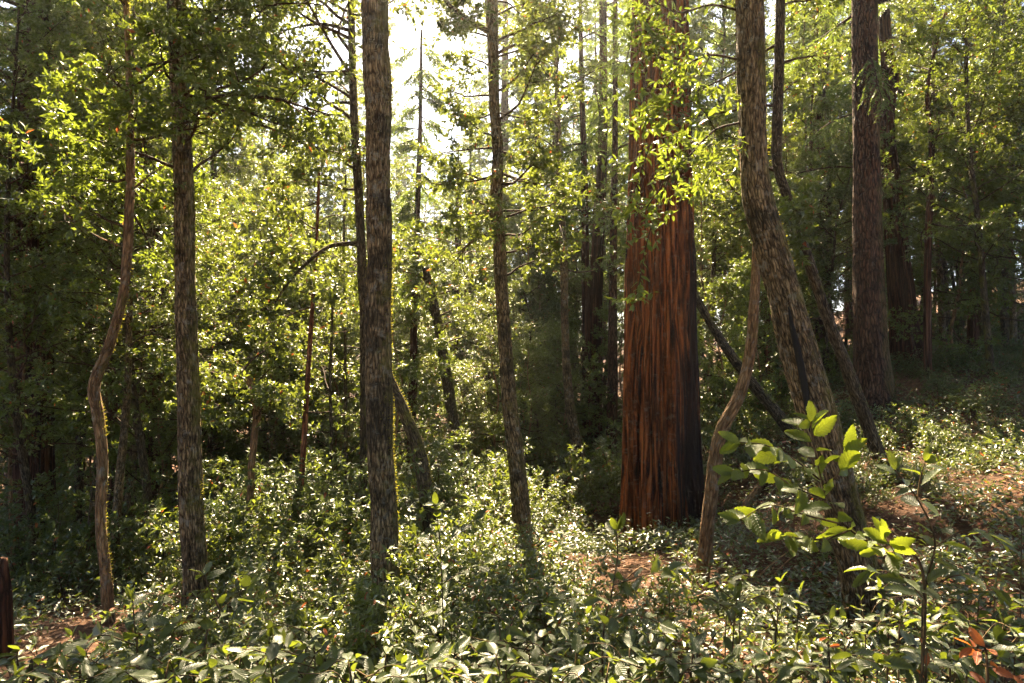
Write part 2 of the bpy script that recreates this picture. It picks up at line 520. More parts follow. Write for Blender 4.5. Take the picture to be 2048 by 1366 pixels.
class Leaves:
    def __init__(self):
        self.p, self.a, self.n, self.s = [], [], [], []

    def add(self, p, a, n, s):
        self.p.append(p)
        self.a.append(a)
        self.n.append(n)
        self.s.append(s)

    def count(self):
        return sum(len(x) for x in self.p)

    def mesh(self, name, tmpl, mat, off=None):
        p = np.vstack(self.p)
        if off is not None:
            p = p - off
        return leaves_mesh(name, p, np.vstack(self.a), np.vstack(self.n), np.concatenate(self.s), tmpl, mat)


UP = np.array([0, 0, 1.0])


def rosette(lv, p, d, k, size, r, flat=0.6):
    """whorl of k leaves round the twig end p that points along d"""
    ang = r.uniform(0, 2 * np.pi, k)
    d = nrm(d)
    ref = UP if abs(d[2]) < 0.8 else np.array([1.0, 0, 0])
    u = nrm(np.cross(d, ref))
    w = np.cross(d, u)
    ax = nrm(d * r.uniform(0.1, 0.9, (k, 1)) + np.cos(ang)[:, None] * u + np.sin(ang)[:, None] * w * 0.7 + r.normal(0, 0.2, (k, 3)))
    ax[:, 2] -= 0.15
    nn = nrm(UP + r.normal(0, flat, (k, 3)))
    lv.add(p + d * r.uniform(-0.09, 0.01, (k, 1)) * size * 9, ax, nn, size * r.uniform(0.65, 1.25, k))


def wander(p0, d, L, n, r, bend=0.25, lift=0.0):
    pts = [np.asarray(p0, float)]
    d = nrm(d)
    st = L / (n - 1)
    for i in range(n - 1):
        d = nrm(d + r.normal(0, bend, 3) * 0.5 + UP * lift)
        pts.append(pts[-1] + d * st)
    return np.array(pts)


def grow_broad(tb, lv, p0, d, L, r, rad, size, subs=8, twigs=5, k=7, flat=0.6, lift=0.02, start=0.3, main=None):
    """a limb with sub-branches, twigs and leaf whorls"""
    pts = wander(p0, d, L, 8, r, 0.3, lift)
    if main is None:
        tb.add(pts, np.linspace(rad, rad * 0.25, 8), 5)
    else:
        main.append((pts, np.linspace(rad, rad * 0.25, 8)))
    for j in range(subs):
        t = start + (1 - start) * (j + r.uniform(0, 1)) / subs
        f = t * 7
        i = min(6, int(f))
        p = pts[i] + (pts[i + 1] - pts[i]) * (f - i)
        td = nrm(pts[i + 1] - pts[i])
        side = nrm(np.cross(td, UP)) * (1 if j % 2 else -1)
        sd = nrm(td * r.uniform(0.3, 0.9) + side * r.uniform(0.5, 1.0) + r.normal(0, 0.25, 3))
        sl_ = L * (0.45 - 0.25 * t) * r.uniform(0.7, 1.3)
        sp = wander(p, sd, sl_, 5, r, 0.4, 0.0)
        tb.add(sp, np.linspace(rad * 0.35, rad * 0.1, 5), 3)
        for q in range(twigs):
            u = 0.25 + 0.75 * (q + r.uniform(0, 1)) / twigs
            g = u * 4
            ii = min(3, int(g))
            tp = sp[ii] + (sp[ii + 1] - sp[ii]) * (g - ii)
            tdir = nrm(sp[ii + 1] - sp[ii] + r.normal(0, 0.7, 3) * np.linalg.norm(sp[ii + 1] - sp[ii]))
            e = tp + tdir * r.uniform(0.08, 0.28)
            rosette(lv, e, tdir, k, size, r, flat)
            rosette(lv, (tp + e) / 2, tdir, max(2, k // 2), size, r, flat)
        rosette(lv, sp[-1], sp[-1] - sp[-2], k, size, r, flat)
    return pts


def grow_conifer(tb, lv, p0, d, L, r, rad, nb=13, blade=0.12, npair=10, droop=-0.05):
    """redwood bough: flat sprays on side branchlets"""
    pts = wander(p0, d, L, 8, r, 0.16, droop)
    tb.add(pts, np.linspace(rad, rad * 0.15, 8), 4)
    for j in range(nb * 2):
        t = 0.18 + 0.82 * (j + r.uniform(0, 1)) / (nb * 2)
        f = t * 7
        i = min(6, int(f))
        p = pts[i] + (pts[i + 1] - pts[i]) * (f - i)
        td = nrm(pts[i + 1] - pts[i])
        side = nrm(np.cross(td, UP)) * (1 if j % 2 else -1)
        bd = nrm(td * 0.75 + side * r.uniform(0.5, 0.95) + r.normal(0, 0.2, 3) - UP * r.uniform(0.1, 0.75))
        bl = (0.22 + L * 0.26 * (1 - t * 0.75)) * r.uniform(0.7, 1.25)
        n = max(4, int(npair * bl / 0.5))
        s = np.linspace(0.08, 1, n)
        bp = p + s[:, None] * bd * bl - UP * (s[:, None] ** 2) * bl * 0.22
        bs = nrm(np.cross(bd, UP))
        for sg in (1, -1):
            ax = bd * 0.8 + bs * sg * 0.85 + r.normal(0, 0.12, (n, 3)) - UP * 0.15
            lv.add(bp, ax, nrm(UP + r.normal(0, 0.65, (n, 3))), blade * (1.1 - 0.5 * s) * r.uniform(0.7, 1.3, n))


# ------------------------------------------------------------------ trunks
def trunk_mesh(name, pts, rad, kind, mat, seed, off, nseg=24, step=0.08, flare=0.25, top_cap=False):
    pts, rad = catmull(pts, rad, step)
    n1, n2, L, a = tube_arrays(pts, rad, nseg)
    n = len(pts)
    A, LL = np.meshgrid(a, L)
    ca, sa = np.cos(A).ravel(), np.sin(A).ravel()
    LL = LL.ravel()
    R = np.repeat(rad, nseg)
    if kind == 'redwood':
        wob_ = 0.16 * (vnoise(np.c_[ca * 3, sa * 3, LL * 0.8], seed + 5) - 0.5)
        q = np.c_[np.cos(A.ravel() + wob_) * 6.5, np.sin(A.ravel() + wob_) * 6.5, LL * 0.33]
        r1 = 1 - np.abs(2 * vnoise(q, seed) - 1)
        r2 = 1 - np.abs(2 * vnoise(q * np.array([2.3, 2.3, 1.6]), seed + 1) - 1)
        disp = -0.19 * r1 ** 3 - 0.07 * r2 ** 3 + 0.09 * (vnoise(np.c_[ca * 1.6, sa * 1.6, LL * 0.10], seed + 2) - 0.5) + 0.03 * (vnoise(np.c_[ca * 9, sa * 9, LL * 2.5], seed + 3) - 0.5)
        fl = 1 + (flare * np.exp(-LL / 0.9)) * (0.6 + 0.8 * vnoise(np.c_[ca * 2.4, sa * 2.4, LL * 0], seed + 4))
    elif kind == 'fir':
        q = np.c_[ca * 6.0, sa * 6.0, LL * 1.3]
        r1 = 1 - np.abs(2 * vnoise(q, seed) - 1)
        disp = -0.07 * r1 ** 3 + 0.06 * (vnoise(np.c_[ca * 9, sa * 9, LL * 5], seed + 3) - 0.5) + 0.05 * (vnoise(np.c_[ca, sa, LL * 0.5], seed + 2) - 0.5)
        fl = 1 + flare * np.exp(-LL / 0.6) * (0.6 + 0.8 * vnoise(np.c_[ca * 2.4, sa * 2.4, LL * 0], seed + 4))
    else:
        q = np.c_[ca * 5.5, sa * 5.5, LL * 4.0 / max(0.5, 1)]
        r1 = 1 - np.abs(2 * vnoise(q, seed) - 1)
        disp = -0.085 * r1 ** 3 + 0.05 * (vnoise(np.c_[ca * 8, sa * 8, LL * 14], seed + 3) - 0.5) + 0.10 * (fbm(np.c_[ca * 1.1, sa * 1.1, LL * 1.7], seed + 2) - 0.5)
        # swollen collars where old limbs sat
        disp = disp + 0.09 * np.maximum(0, vnoise(np.c_[ca * 0.4, sa * 0.4, LL * 1.6], seed + 7) - 0.62) * 2
        fl = 1 + flare * np.exp(-LL / 0.35) * (0.6 + 0.8 * vnoise(np.c_[ca * 2.0, sa * 2.0, LL * 0], seed + 4))
    RR = R * fl * (1 + disp)
    N1, N2 = np.repeat(n1, nseg, 0), np.repeat(n2, nseg, 0)
    v = np.repeat(pts, nseg, 0) + (ca[:, None] * N1 + sa[:, None] * N2) * RR[:, None]
    i = np.arange(n - 1)[:, None] * nseg
    j = np.arange(nseg)[None]
    k = (j + 1) % nseg
    qd = np.stack([i + j, i + k, i + nseg + k, i + nseg + j], -1).reshape(-1, 4)
    fs = [qd]
    if top_cap:
        v = np.vstack([v, pts[-1] - np.array([0, 0, rad[-1] * 0.5])])
        b = (n - 1) * nseg
        jj = np.arange(nseg)
        fs.append(np.stack([b + jj, b + (jj + 1) % nseg, np.full(nseg, len(v) - 1)], -1))
    bk = np.c_[ca * R, sa * R, LL]
    if top_cap:
        bk = np.vstack([bk, [0, 0, LL[-1]]])
    return mesh_np(name, v - off, fs, mat, smooth=True, attrs={'bark': bk}), pts, rad


def stem_path(px, d, seed, top=None, wob=0.06):
    """px rows (x, y, width) from the top of the picture downwards -> 3-D path from the foot upwards"""
    r = np.random.default_rng(seed)
    rows = sorted(px, key=lambda q: -q[1])
    pts = np.array([P(x, y, d) for x, y, w in rows])
    pts[1:, 1] += np.cumsum(r.normal(0, wob * 0.5, len(rows) - 1)) * 0.6
    rad = np.array([w / F * d / 2 for x, y, w in rows])
    # sink the foot into the ground
    z0 = gz(pts[0, 0], pts[0, 1])
    dirn = nrm(pts[0] - pts[1])
    drop = max(0.0, pts[0, 2] - z0) + 0.15
    foot = pts[0] + dirn * min(drop / max(0.4, -dirn[2]), 2.0)
    pts = np.vstack([foot, pts])
    rad = np.r_[rad[0] * 1.05, rad]
    if top:                                        # carry on above the picture: top = (dx, dz, end radius)
        dx, dz, re_ = top
        a = pts[-1] + np.array([dx * 0.45, r.normal(0, 0.2), dz * 0.5])
        b = pts[-1] + np.array([dx, r.normal(0, 0.4), dz])
        pts = np.vstack([pts, a, b])
        rad = np.r_[rad, (rad[-1] + re_) / 2, re_]
    return pts, rad


def at_height(pts, rad, z):
    i = int(np.argmin(np.abs(pts[:, 2] - z)))
    return pts[i], rad[i]


def hero_tree(name, label, cat, px, d, seed, kind, mat, top=None, nseg=24, step=0.08, flare=0.25, limbs=None, group=None, leaf='leaf_broad',
              size=0.085, conifer=False, tmpl=LEAF2, custom=None, k=7, moss=0):
    """limbs: rows (z low, z high, count, length, azimuth centre deg or None, spread deg, rise)"""
    r = np.random.default_rng(seed + 1000)
    pts, rad = stem_path(px, d, seed, top)
    base = pts[0].copy()
    root = empty(name, base, label, cat, group)
    me, sp, sr = trunk_mesh('trunk', pts, rad, kind, mat, seed, base, nseg, step, flare)
    part('trunk', me, root)
    if moss:
        i = r.integers(1, len(sp) - 1, moss)
        a = r.normal(0.0, 0.75, moss)
        n1_, n2_, _, _ = tube_arrays(sp, sr, 8)
        nn = np.cos(a)[:, None] * n1_[i] + np.sin(a)[:, None] * n2_[i]
        pp = sp[i] + nn * sr[i][:, None] * 1.0
        ok = vnoise(pp * np.array([5.0, 5.0, 2.2]), seed + 50) > 0.46
        nn, pp = nn[ok], pp[ok]
        m_ = len(pp)
        part('moss', leaves_mesh('moss', pp - base, nn + r.normal(0, 0.5, (m_, 3)) + UP * 0.2, r.normal(0, 1, (m_, 3)), r.uniform(0.012, 0.032, m_), LONG2, M['moss']), root, kind='stuff')
    tb, lv, main = Tubes(), Leaves(), []
    for (z0, z1, cnt, ln, az, spread, rise) in (limbs or []):
        for i in range(cnt):
            z = z0 + (z1 - z0) * (i + r.uniform(0, 1)) / cnt
            p, rr = at_height(sp, sr, z)
            a = r.uniform(0, 360) if az is None else az + r.uniform(-spread, spread)
            a = math.radians(a)
            dv = np.array([math.sin(a), math.cos(a), rise + r.normal(0, 0.28)])
            l = ln * r.uniform(0.65, 1.2)
            if conifer:
                grow_conifer(tb, lv, p, dv, l, r, min(rr * 0.35, 0.012 + l * 0.012))
            else:
                grow_broad(tb, lv, p, dv, l, r, min(rr * 0.5, 0.008 + l * 0.011), size, k=k, main=main if d <= 10 and z < CAMZ + 0.56 * d else None)
    for mp_, mr_ in main:
        v, q, bk = tube(mp_, mr_, 7)
        part('limb', mesh_np('limb', v - base, q, M['twig'], smooth=True, attrs={'bark': bk}), root)
    for (plist, r0, leafy) in (custom or []):
        pp = np.array([P(*q) for q in plist])
        pp[0] = sp[np.argmin(np.linalg.norm(sp - pp[0], axis=1))]
        c, cr = catmull(pp, np.linspace(r0, r0 * 0.35, len(pp)), 0.12)
        me, _, _ = trunk_mesh('limb', pp, np.linspace(r0, r0 * 0.35, len(pp)), 'tanoak', mat, seed + 31, base, 10, 0.08, 0.0)
        part('limb', me, root)
        for q in range(leafy):
            i = int(len(c) * r.uniform(0.35, 1.0)) - 1
            dv = nrm(c[min(i + 1, len(c) - 1)] - c[max(i - 1, 0)] + r.normal(0, 0.6, 3) * 0.3) + r.normal(0, 0.35, 3)
            grow_broad(tb, lv, c[i], dv, r.uniform(0.5, 1.1), r, 0.008, size, subs=5, twigs=4, k=k)
    if tb.n:
        part('branches', tb.mesh('branches', M['twig'], base), root, kind='stuff')
    if lv.count():
        part('crown', lv.mesh('crown', BLADE if conifer else tmpl, M[leaf], base), root)
    return root



# ------------------------------------------------------------------ single leaves for near plants
def hero_leaf_mesh(name, mat, seed, width=0.40, teeth=9, fold=0.16, curl=0.22, toothed=True):
    r = np.random.default_rng(seed)
    n = teeth + 1
    t = np.linspace(0, 1, n)
    w = width * 0.5 * np.sin(np.pi * t ** 0.85) ** 0.75
    w[0] = 0.012
    w[-1] = 0.004
    zc = -curl * (t - 0.25) ** 2 + 0.03 * np.sin(t * 5 + seed)
    mid = np.c_[t, 0.015 * np.sin(3 * t + seed), zc]
    out = [mid]
    uv = [np.c_[t, 0 * t, 0 * t]]
    for sg in (1, -1):
        sh = (0.035 if toothed else 0.0)
        e = np.c_[np.clip(t + sh, 0, 1) + 0 * t, sg * w * (1 + r.normal(0, 0.05, n)), zc + fold * w * 1.6 + r.normal(0, 0.008, n)]
        out.append(e)
        uv.append(np.c_[t, np.full(n, sg * 1.0), 0 * t])
    v = np.vstack(out)
    u = np.vstack(uv)
    f3, f4 = [], []
    for b, flip in ((n, False), (2 * n, True)):
        for i in range(n - 1):
            if toothed and 0 < i < n - 2:
                # notch between teeth
                mrow = len(v)
                pm = 0.5 * (v[b + i] + v[b + i + 1])
                pm = pm + (0.5 * (v[i] + v[i + 1]) - pm) * 0.17
                v = np.vstack([v, pm])
                u = np.vstack([u, [0.5 * (t[i] + t[i + 1]), u[b + i, 1] * 0.83, 0]])
                tr = [(i, i + 1, mrow), (i, mrow, b + i), (i + 1, b + i + 1, mrow)]
            else:
                tr = [(i, i + 1, b + i + 1), (i, b + i + 1, b + i)]
            for q in tr:
                f3.append(q if flip else (q[0], q[2], q[1]))
    return mesh_np(name, v, np.array(f3), mat, smooth=True, attrs={'leaf': u})


HL = {}
for key, mt, wd, th in (('hero', 'hero', 0.42, True), ('hero_lit', 'hero_lit', 0.46, True), ('hero_orange', 'hero_orange', 0.40, True), ('hero_bay', 'hero_bay', 0.34, False), ('hero_narrow', 'hero', 0.30, False)):
    HL[key] = [hero_leaf_mesh('leaf', M[mt], s, wd * (0.9 + 0.08 * s), (8 if th else 5), 0.10 + 0.12 * (s % 3), 0.05 + 0.16 * (s % 4), th) for s in range(5)]

from mathutils import Matrix


def put_leaf(kind, parent, pos, axis, normal, size, r, name='leaf'):
    a = nrm(axis)
    s = nrm(np.cross(normal, a))
    n = np.cross(a, s)
    o = bpy.data.objects.new(name, HL[kind][int(r.integers(0, 5))])
    m = Matrix(((a[0] * size, s[0] * size, n[0] * size, pos[0]), (a[1] * size, s[1] * size, n[1] * size, pos[1]), (a[2] * size, s[2] * size, n[2] * size, pos[2]), (0, 0, 0, 1)))
    o.parent = parent
    o.matrix_local = m
    COL.objects.link(o)
    return o


def leafy_twig(parent, base, pts, kind, size, r, spacing, rad=0.004, start=0.2, face=0.0, flat=0.35, name='twig', whorl=0, mat='green_twig', spread=0.9):
    """one twig as a part, its leaves as sub-parts; face > 0 turns the blades towards the open side of the plant"""
    c, cr = catmull(pts, np.linspace(rad, rad * 0.45, len(pts)), 0.03)
    v, q, b = tube(c, cr, 5)
    tw = part(name, mesh_np(name, v - base, q, M[mat], smooth=True, attrs={'bark': b}), parent)
    L = np.concatenate([[0], np.cumsum(np.linalg.norm(np.diff(c, axis=0), axis=1))])
    s = L[-1] * start
    sg = 1
    cnt = 0
    while s < L[-1]:
        i = min(len(c) - 2, int(np.searchsorted(L, s)))
        td = nrm(c[i + 1] - c[max(0, i - 1)])
        side = nrm(np.cross(td, UP) + 1e-6) * sg
        if whorl:
            an = r.uniform(0, 2 * np.pi)
            side = nrm(side * math.cos(an) + np.cross(td, side) * math.sin(an))
        ax = nrm(td * r.uniform(0.25, 0.7) + side * spread + r.normal(0, 0.22, 3) - UP * r.uniform(0.0, 0.35))
        nn = UP * (1 - face) + np.array([0, -1.0, 0.25]) * face + r.normal(0, flat, 3)
        put_leaf(kind, tw, c[i] - base + side * rad, ax, nn, size * r.uniform(0.7, 1.2), r)
        s += spacing * r.uniform(0.7, 1.3)
        sg = -sg
        cnt += 1
    for e in range(3):
        td = nrm(c[-1] - c[-2])
        ax = nrm(td + r.normal(0, 0.55, 3))
        nn = UP * (1 - face) + np.array([0, -1.0, 0.25]) * face + r.normal(0, flat, 3)
        put_leaf(kind, tw, c[-1] - base, ax, nn, size * r.uniform(0.55, 0.95), r)
        cnt += 1
    return cnt


# ------------------------------------------------------------------ the trees one can tell apart
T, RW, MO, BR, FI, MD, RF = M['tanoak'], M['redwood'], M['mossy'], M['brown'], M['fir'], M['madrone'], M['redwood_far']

hero_tree('redwood_tree', 'massive fluted redwood with orange brown bark and a black side', 'tree',
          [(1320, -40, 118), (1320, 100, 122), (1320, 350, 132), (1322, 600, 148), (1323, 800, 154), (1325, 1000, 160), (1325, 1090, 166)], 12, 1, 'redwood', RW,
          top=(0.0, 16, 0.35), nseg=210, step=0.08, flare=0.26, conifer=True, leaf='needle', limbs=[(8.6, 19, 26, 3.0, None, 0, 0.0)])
hero_tree('tanoak_tree', 'straight grey tanoak trunk with lumpy bark standing left of the picture centre', 'tree',
          [(749, -30, 54), (752, 100, 54), (755, 175, 58), (757, 235, 51), (755, 300, 50), (757, 380, 48), (757, 420, 54), (760, 520, 50), (757, 600, 53), (757, 700, 50),
           (760, 800, 53), (763, 900, 53), (768, 1000, 54), (770, 1100, 57), (772, 1200, 60), (775, 1265, 64)], 6.5, 2, 'tanoak', T,
          top=(-0.2, 7.5, 0.07), nseg=72, step=0.026, moss=5000, flare=0.15, limbs=[(7.2, 11.5, 16, 2.2, None, 0, 0.3)])
hero_tree('tanoak_tree', 'straight dark tanoak trunk with pale lichen streaks at the left, leafy from its middle up', 'tree',
          [(356, -30, 35), (362, 200, 37), (370, 400, 38), (372, 600, 40), (378, 800, 43), (383, 1000, 46), (388, 1150, 48), (392, 1260, 52)], 7.5, 3, 'tanoak', T,
          top=(-0.3, 6, 0.06), nseg=64, step=0.028, moss=4500, flare=0.15, leaf='leaf_bay', size=0.08,
          limbs=[(3.0, 5.6, 14, 1.15, None, 0, 0.15), (4.0, 6.0, 10, 1.6, 80, 45, 0.2), (5.6, 10.5, 16, 1.7, None, 0, 0.3)])
hero_tree('tanoak_tree', 'thin crooked tanoak with a kinked brown stem at the far left', 'tree',
          [(258, 130, 12), (262, 190, 14), (265, 330, 16), (262, 440, 18), (255, 520, 19), (246, 600, 18), (219, 690, 20), (189, 770, 23), (193, 830, 22), (203, 920, 21),
           (203, 1040, 21), (213, 1150, 22), (218, 1250, 25)], 7, 4, 'tanoak', BR, top=(-0.2, 2.5, 0.02), nseg=20, step=0.03, moss=1800, flare=0.1, leaf='leaf_bay', size=0.075,
          limbs=[(2.8, 4.3, 9, 0.9, None, 0, 0.2), (4.2, 6.5, 12, 1.1, None, 0, 0.3)],
          custom=[([(253, 500, 7), (190, 470, 7.1), (120, 420, 7.2), (70, 375, 7.3)], 0.009, 4), ([(262, 385, 7), (300, 350, 6.9), (345, 322, 6.9)], 0.012, 2)])
hero_tree('tanoak_tree', 'slender tanoak bowed out of view behind the lumpy grey trunk, foot mossy', 'tree',
          [(702, -30, 14), (708, 200, 16), (716, 350, 18), (722, 480, 19), (728, 600, 20), (745, 690, 21), (788, 775, 22), (825, 862, 27), (842, 920, 29), (852, 990, 32)], 9.5, 5, 'tanoak', MO,
          top=(-0.3, 3.5, 0.025), nseg=24, step=0.04, moss=4000, flare=0.1, limbs=[(3.6, 6.6, 9, 1.5, -85, 75, 0.25), (5.0, 9.5, 16, 1.5, None, 0, 0.3)],
          custom=[([(720, 485, 9.5), (655, 495, 9.4), (590, 550, 9.2), (545, 612, 9.1)], 0.035, 8), ([(703, 65, 9.5), (640, 48, 9.4), (560, 62, 9.3)], 0.03, 6),
                  ([(706, 148, 9.5), (640, 150, 9.6), (570, 195, 9.7)], 0.028, 6), ([(708, 205, 9.5), (650, 210, 9.3), (605, 255, 9.2)], 0.022, 5)])
hero_tree('tanoak_tree', 'leaning grey tanoak in the picture centre with a forked top', 'tree',
          [(982, -40, 27), (984, 40, 25), (986, 90, 23), (988, 200, 22), (995, 300, 23), (992, 420, 27), (998, 480, 27), (1002, 560, 26), (1010, 680, 28), (1018, 800, 31), (1030, 900, 35),
           (1040, 1000, 37), (1046, 1085, 40)], 10, 6, 'tanoak', T, top=(0.1, 3.0, 0.05), nseg=32, step=0.045, flare=0.12,
          limbs=[(2.6, 4.6, 9, 1.3, 90, 60, 0.15), (3.6, 5.2, 6, 0.9, -90, 50, 0.1), (5.2, 7.6, 7, 0.8, -90, 60, 0.1), (6.6, 9.0, 6, 1.2, 90, 80, 0.3), (4.8, 6.8, 7, 1.2, 90, 50, 0.2)],
          custom=[([(978, 62, 10), (930, 36, 9.9), (892, 2, 9.9), (865, -50, 9.9)], 0.05, 4), ([(990, 465, 10), (955, 476, 9.9), (915, 508, 9.8)], 0.035, 5),
                  ([(992, 418, 10), (966, 408, 9.9), (945, 395, 9.9)], 0.03, 3), ([(988, 105, 10), (1040, 90, 10.1), (1090, 130, 10.2)], 0.03, 5)])
R18 = hero_tree('tanoak_tree', 'thick grey tanoak leaning left with a long dark crack in its bark', 'tree',
          [(1495, -40, 54), (1500, 150, 56), (1505, 300, 54), (1515, 400, 60), (1540, 500, 63), (1568, 600, 68), (1600, 720, 73), (1630, 820, 75), (1665, 940, 72), (1695, 1050, 71),
           (1720, 1150, 76), (1736, 1250, 84)], 6.5, 7, 'tanoak', T, top=(-0.3, 6.5, 0.08), nseg=84, step=0.028, moss=2500, flare=0.1, leaf='leaf_bay', size=0.09,
          limbs=[(6.2, 10.5, 11, 1.8, None, 0, 0.3)])
hero_tree('tanoak_tree', 'dark mossy stem bending behind the thick cracked tanoak', 'tree',
          [(1554, -30, 17), (1552, 120, 20), (1547, 250, 22), (1548, 330, 20), (1565, 390, 19), (1588, 455, 20), (1616, 535, 21), (1655, 645, 22), (1684, 715, 23), (1708, 775, 26)], 10.5, 8, 'tanoak', MO,
          top=(0.1, 4, 0.03), nseg=22, step=0.05, flare=0.1, limbs=[(4.2, 9, 13, 1.4, None, 0, 0.2)])
hero_tree('tanoak_tree', 'crooked pale stem curving up beside the foot of the massive redwood', 'tree',
          [(1505, 380, 12), (1512, 450, 14), (1512, 520, 17), (1508, 600, 20), (1500, 700, 22), (1480, 785, 24), (1446, 850, 27), (1431, 900, 28), (1420, 1000, 28), (1410, 1090, 27), (1405, 1150, 28)], 8, 9, 'tanoak', BR,
          nseg=24, step=0.035, flare=0.1, limbs=[(2.6, 3.4, 4, 0.7, None, 0, 0.3)])
hero_tree('tanoak_tree', 'dark thin trunk slanting up left behind the crooked pale stem', 'tree',
          [(1385, 585, 15), (1400, 612, 16), (1440, 680, 18), (1490, 750, 22), (1540, 810, 24), (1592, 875, 27)], 13, 10, 'tanoak', MO, nseg=16, step=0.08, flare=0.05)
hero_tree('fir_tree', 'tall brown fir trunk with scaly plated bark on the right slope', 'tree',
          [(1731, -30, 48), (1735, 300, 50), (1737, 500, 56), (1742, 700, 64), (1750, 800, 74)], 14, 11, 'fir', FI, top=(0, 14, 0.2), nseg=60, step=0.07, flare=0.18, conifer=True, leaf='needle',
          limbs=[(7.5, 22, 24, 2.6, None, 0, -0.05)])
hero_tree('redwood_tree', 'reddish redwood trunk with a knob, close behind the scaly fir', 'tree',
          [(1768, -30, 24), (1778, 110, 28), (1784, 150, 34), (1775, 250, 30), (1788, 400, 38), (1800, 550, 50), (1810, 650, 58), (1816, 722, 66)], 18, 12, 'redwood', RF, top=(0, 14, 0.2), nseg=60, step=0.1, flare=0.2,
          conifer=True, leaf='needle', limbs=[(6.0, 24, 26, 2.6, None, 0, 0.0)])
hero_tree('redwood_tree', 'big dark redwood trunk in deep shade at the left edge', 'tree',
          [(75, -30, 60), (72, 300, 64), (68, 600, 70), (64, 900, 76), (60, 1180, 88)], 14, 13, 'redwood', RF, top=(0, 14, 0.2), nseg=60, step=0.1, flare=0.15,
          conifer=True, leaf='needle', limbs=[(3.2, 9.5, 34, 2.9, None, 0, 0.05), (3.6, 9.0, 16, 2.6, 180, 60, 0.0), (9.5, 20, 16, 2.8, None, 0, 0.0)])
hero_tree('redwood_tree', 'dark reddish redwood trunk just right of the thin crooked brown tanoak', 'tree',
          [(262, 100, 26), (250, 400, 32), (238, 700, 36), (236, 900, 38), (234, 1080, 42)], 19, 14, 'redwood', RF, top=(0.2, 9, 0.1), nseg=36, step=0.14, flare=0.15,
          conifer=True, leaf='needle', limbs=[(3.5, 16, 26, 2.5, None, 0, 0.0)])
hero_tree('redwood_tree', 'shaded redwood trunk close left of the lichen streaked dark tanoak', 'tree',
          [(318, 250, 26), (312, 500, 30), (306, 800, 34), (303, 1140, 40)], 16, 15, 'redwood', RF, top=(0.2, 9, 0.1), nseg=36, step=0.14, flare=0.15,
          conifer=True, leaf='needle', limbs=[(5.5, 14, 20, 2.3, None, 0, 0.0)])
hero_tree('tanoak_sapling', 'thin brown leafy stem in the sunlit thicket, the shorter of its pair', 'tree',
          [(478, 735, 12), (500, 775, 14), (512, 820, 15), (508, 870, 14), (502, 950, 14), (500, 1050, 16), (497, 1165, 18)], 9.5, 16, 'tanoak', BR, nseg=14, step=0.05, flare=0.1,
          limbs=[(0.6, 1.4, 8, 0.9, None, 0, 0.3)])
hero_tree('madrone_sapling', 'thin straight red stem in the sunlit thicket left of the lumpy trunk', 'tree',
          [(640, 330, 5), (634, 500, 7), (622, 660, 9), (612, 800, 11), (604, 930, 12), (593, 1050, 14), (588, 1150, 16)], 10, 17, 'tanoak', MD, nseg=12, step=0.06, flare=0.1,
          limbs=[(2.0, 4.3, 10, 1.0, None, 0, 0.3)])
hero_tree('tanoak_sapling', 'slim dark stem half hidden at the left side of the lumpy trunk', 'tree',
          [(724, 540, 11), (727, 700, 13), (727, 900, 14), (732, 1140, 16)], 11, 18, 'tanoak', MO, nseg=12, step=0.08, flare=0.1, limbs=[(2.5, 3.5, 5, 0.9, None, 0, 0.3)])
hero_tree('redwood_tree', 'slim reddish redwood with a thin top against the bright gap', 'tree',
          [(843, 60, 5), (840, 250, 9), (834, 450, 14), (828, 600, 16), (826, 750, 18), (822, 900, 20), (820, 1020, 23)], 18, 19, 'redwood', RF, nseg=28, step=0.12, flare=0.15,
          conifer=True, leaf='needle', limbs=[(3.0, 9.6, 46, 0.8, None, 0, -0.1)])
hero_tree('tanoak_tree', 'dark leaning trunk left of the gully, slanting down to the right', 'tree',
          [(845, 520, 12), (852, 545, 15), (870, 620, 19), (888, 720, 22), (905, 830, 23), (926, 920, 23), (958, 1010, 24)], 16.5, 20, 'tanoak', MO, nseg=18, step=0.1, flare=0.1,
          limbs=[(1.5, 3.8, 10, 1.4, None, 0, 0.3)])
hero_tree('tanoak_tree', 'slender trunk curving at its foot in the shaded gully', 'tree',
          [(1100, 40, 7), (1112, 130, 9), (1116, 250, 12), (1122, 400, 14), (1128, 520, 16), (1130, 650, 16), (1135, 760, 18), (1146, 850, 22), (1161, 920, 27), (1178, 985, 31)], 17, 21, 'tanoak', T, nseg=22, step=0.1, flare=0.1,
          limbs=[(3.0, 9.5, 22, 1.7, None, 0, 0.2)])
hero_tree('redwood_tree', 'thin straight redwood left of the twin reddish trunks in the gully', 'tree',
          [(1160, 20, 8), (1163, 170, 11), (1168, 350, 14), (1170, 500, 17), (1172, 640, 19), (1175, 850, 23), (1176, 935, 26)], 21, 22, 'redwood', RF, top=(0, 5, 0.04), nseg=28, step=0.14, flare=0.15,
          conifer=True, leaf='needle', limbs=[(5.0, 17, 26, 1.8, None, 0, -0.05)])
hero_tree('redwood_tree', 'broader reddish trunk of the twin redwoods in the gully', 'tree',
          [(1206, 150, 17), (1205, 300, 20), (1198, 450, 25), (1191, 600, 31), (1188, 750, 36), (1186, 870, 40), (1186, 930, 44)], 22, 23, 'redwood', RF, top=(0, 10, 0.1), nseg=36, step=0.14, flare=0.15,
          conifer=True, leaf='needle', limbs=[(6.5, 20, 26, 2.2, None, 0, -0.05)])
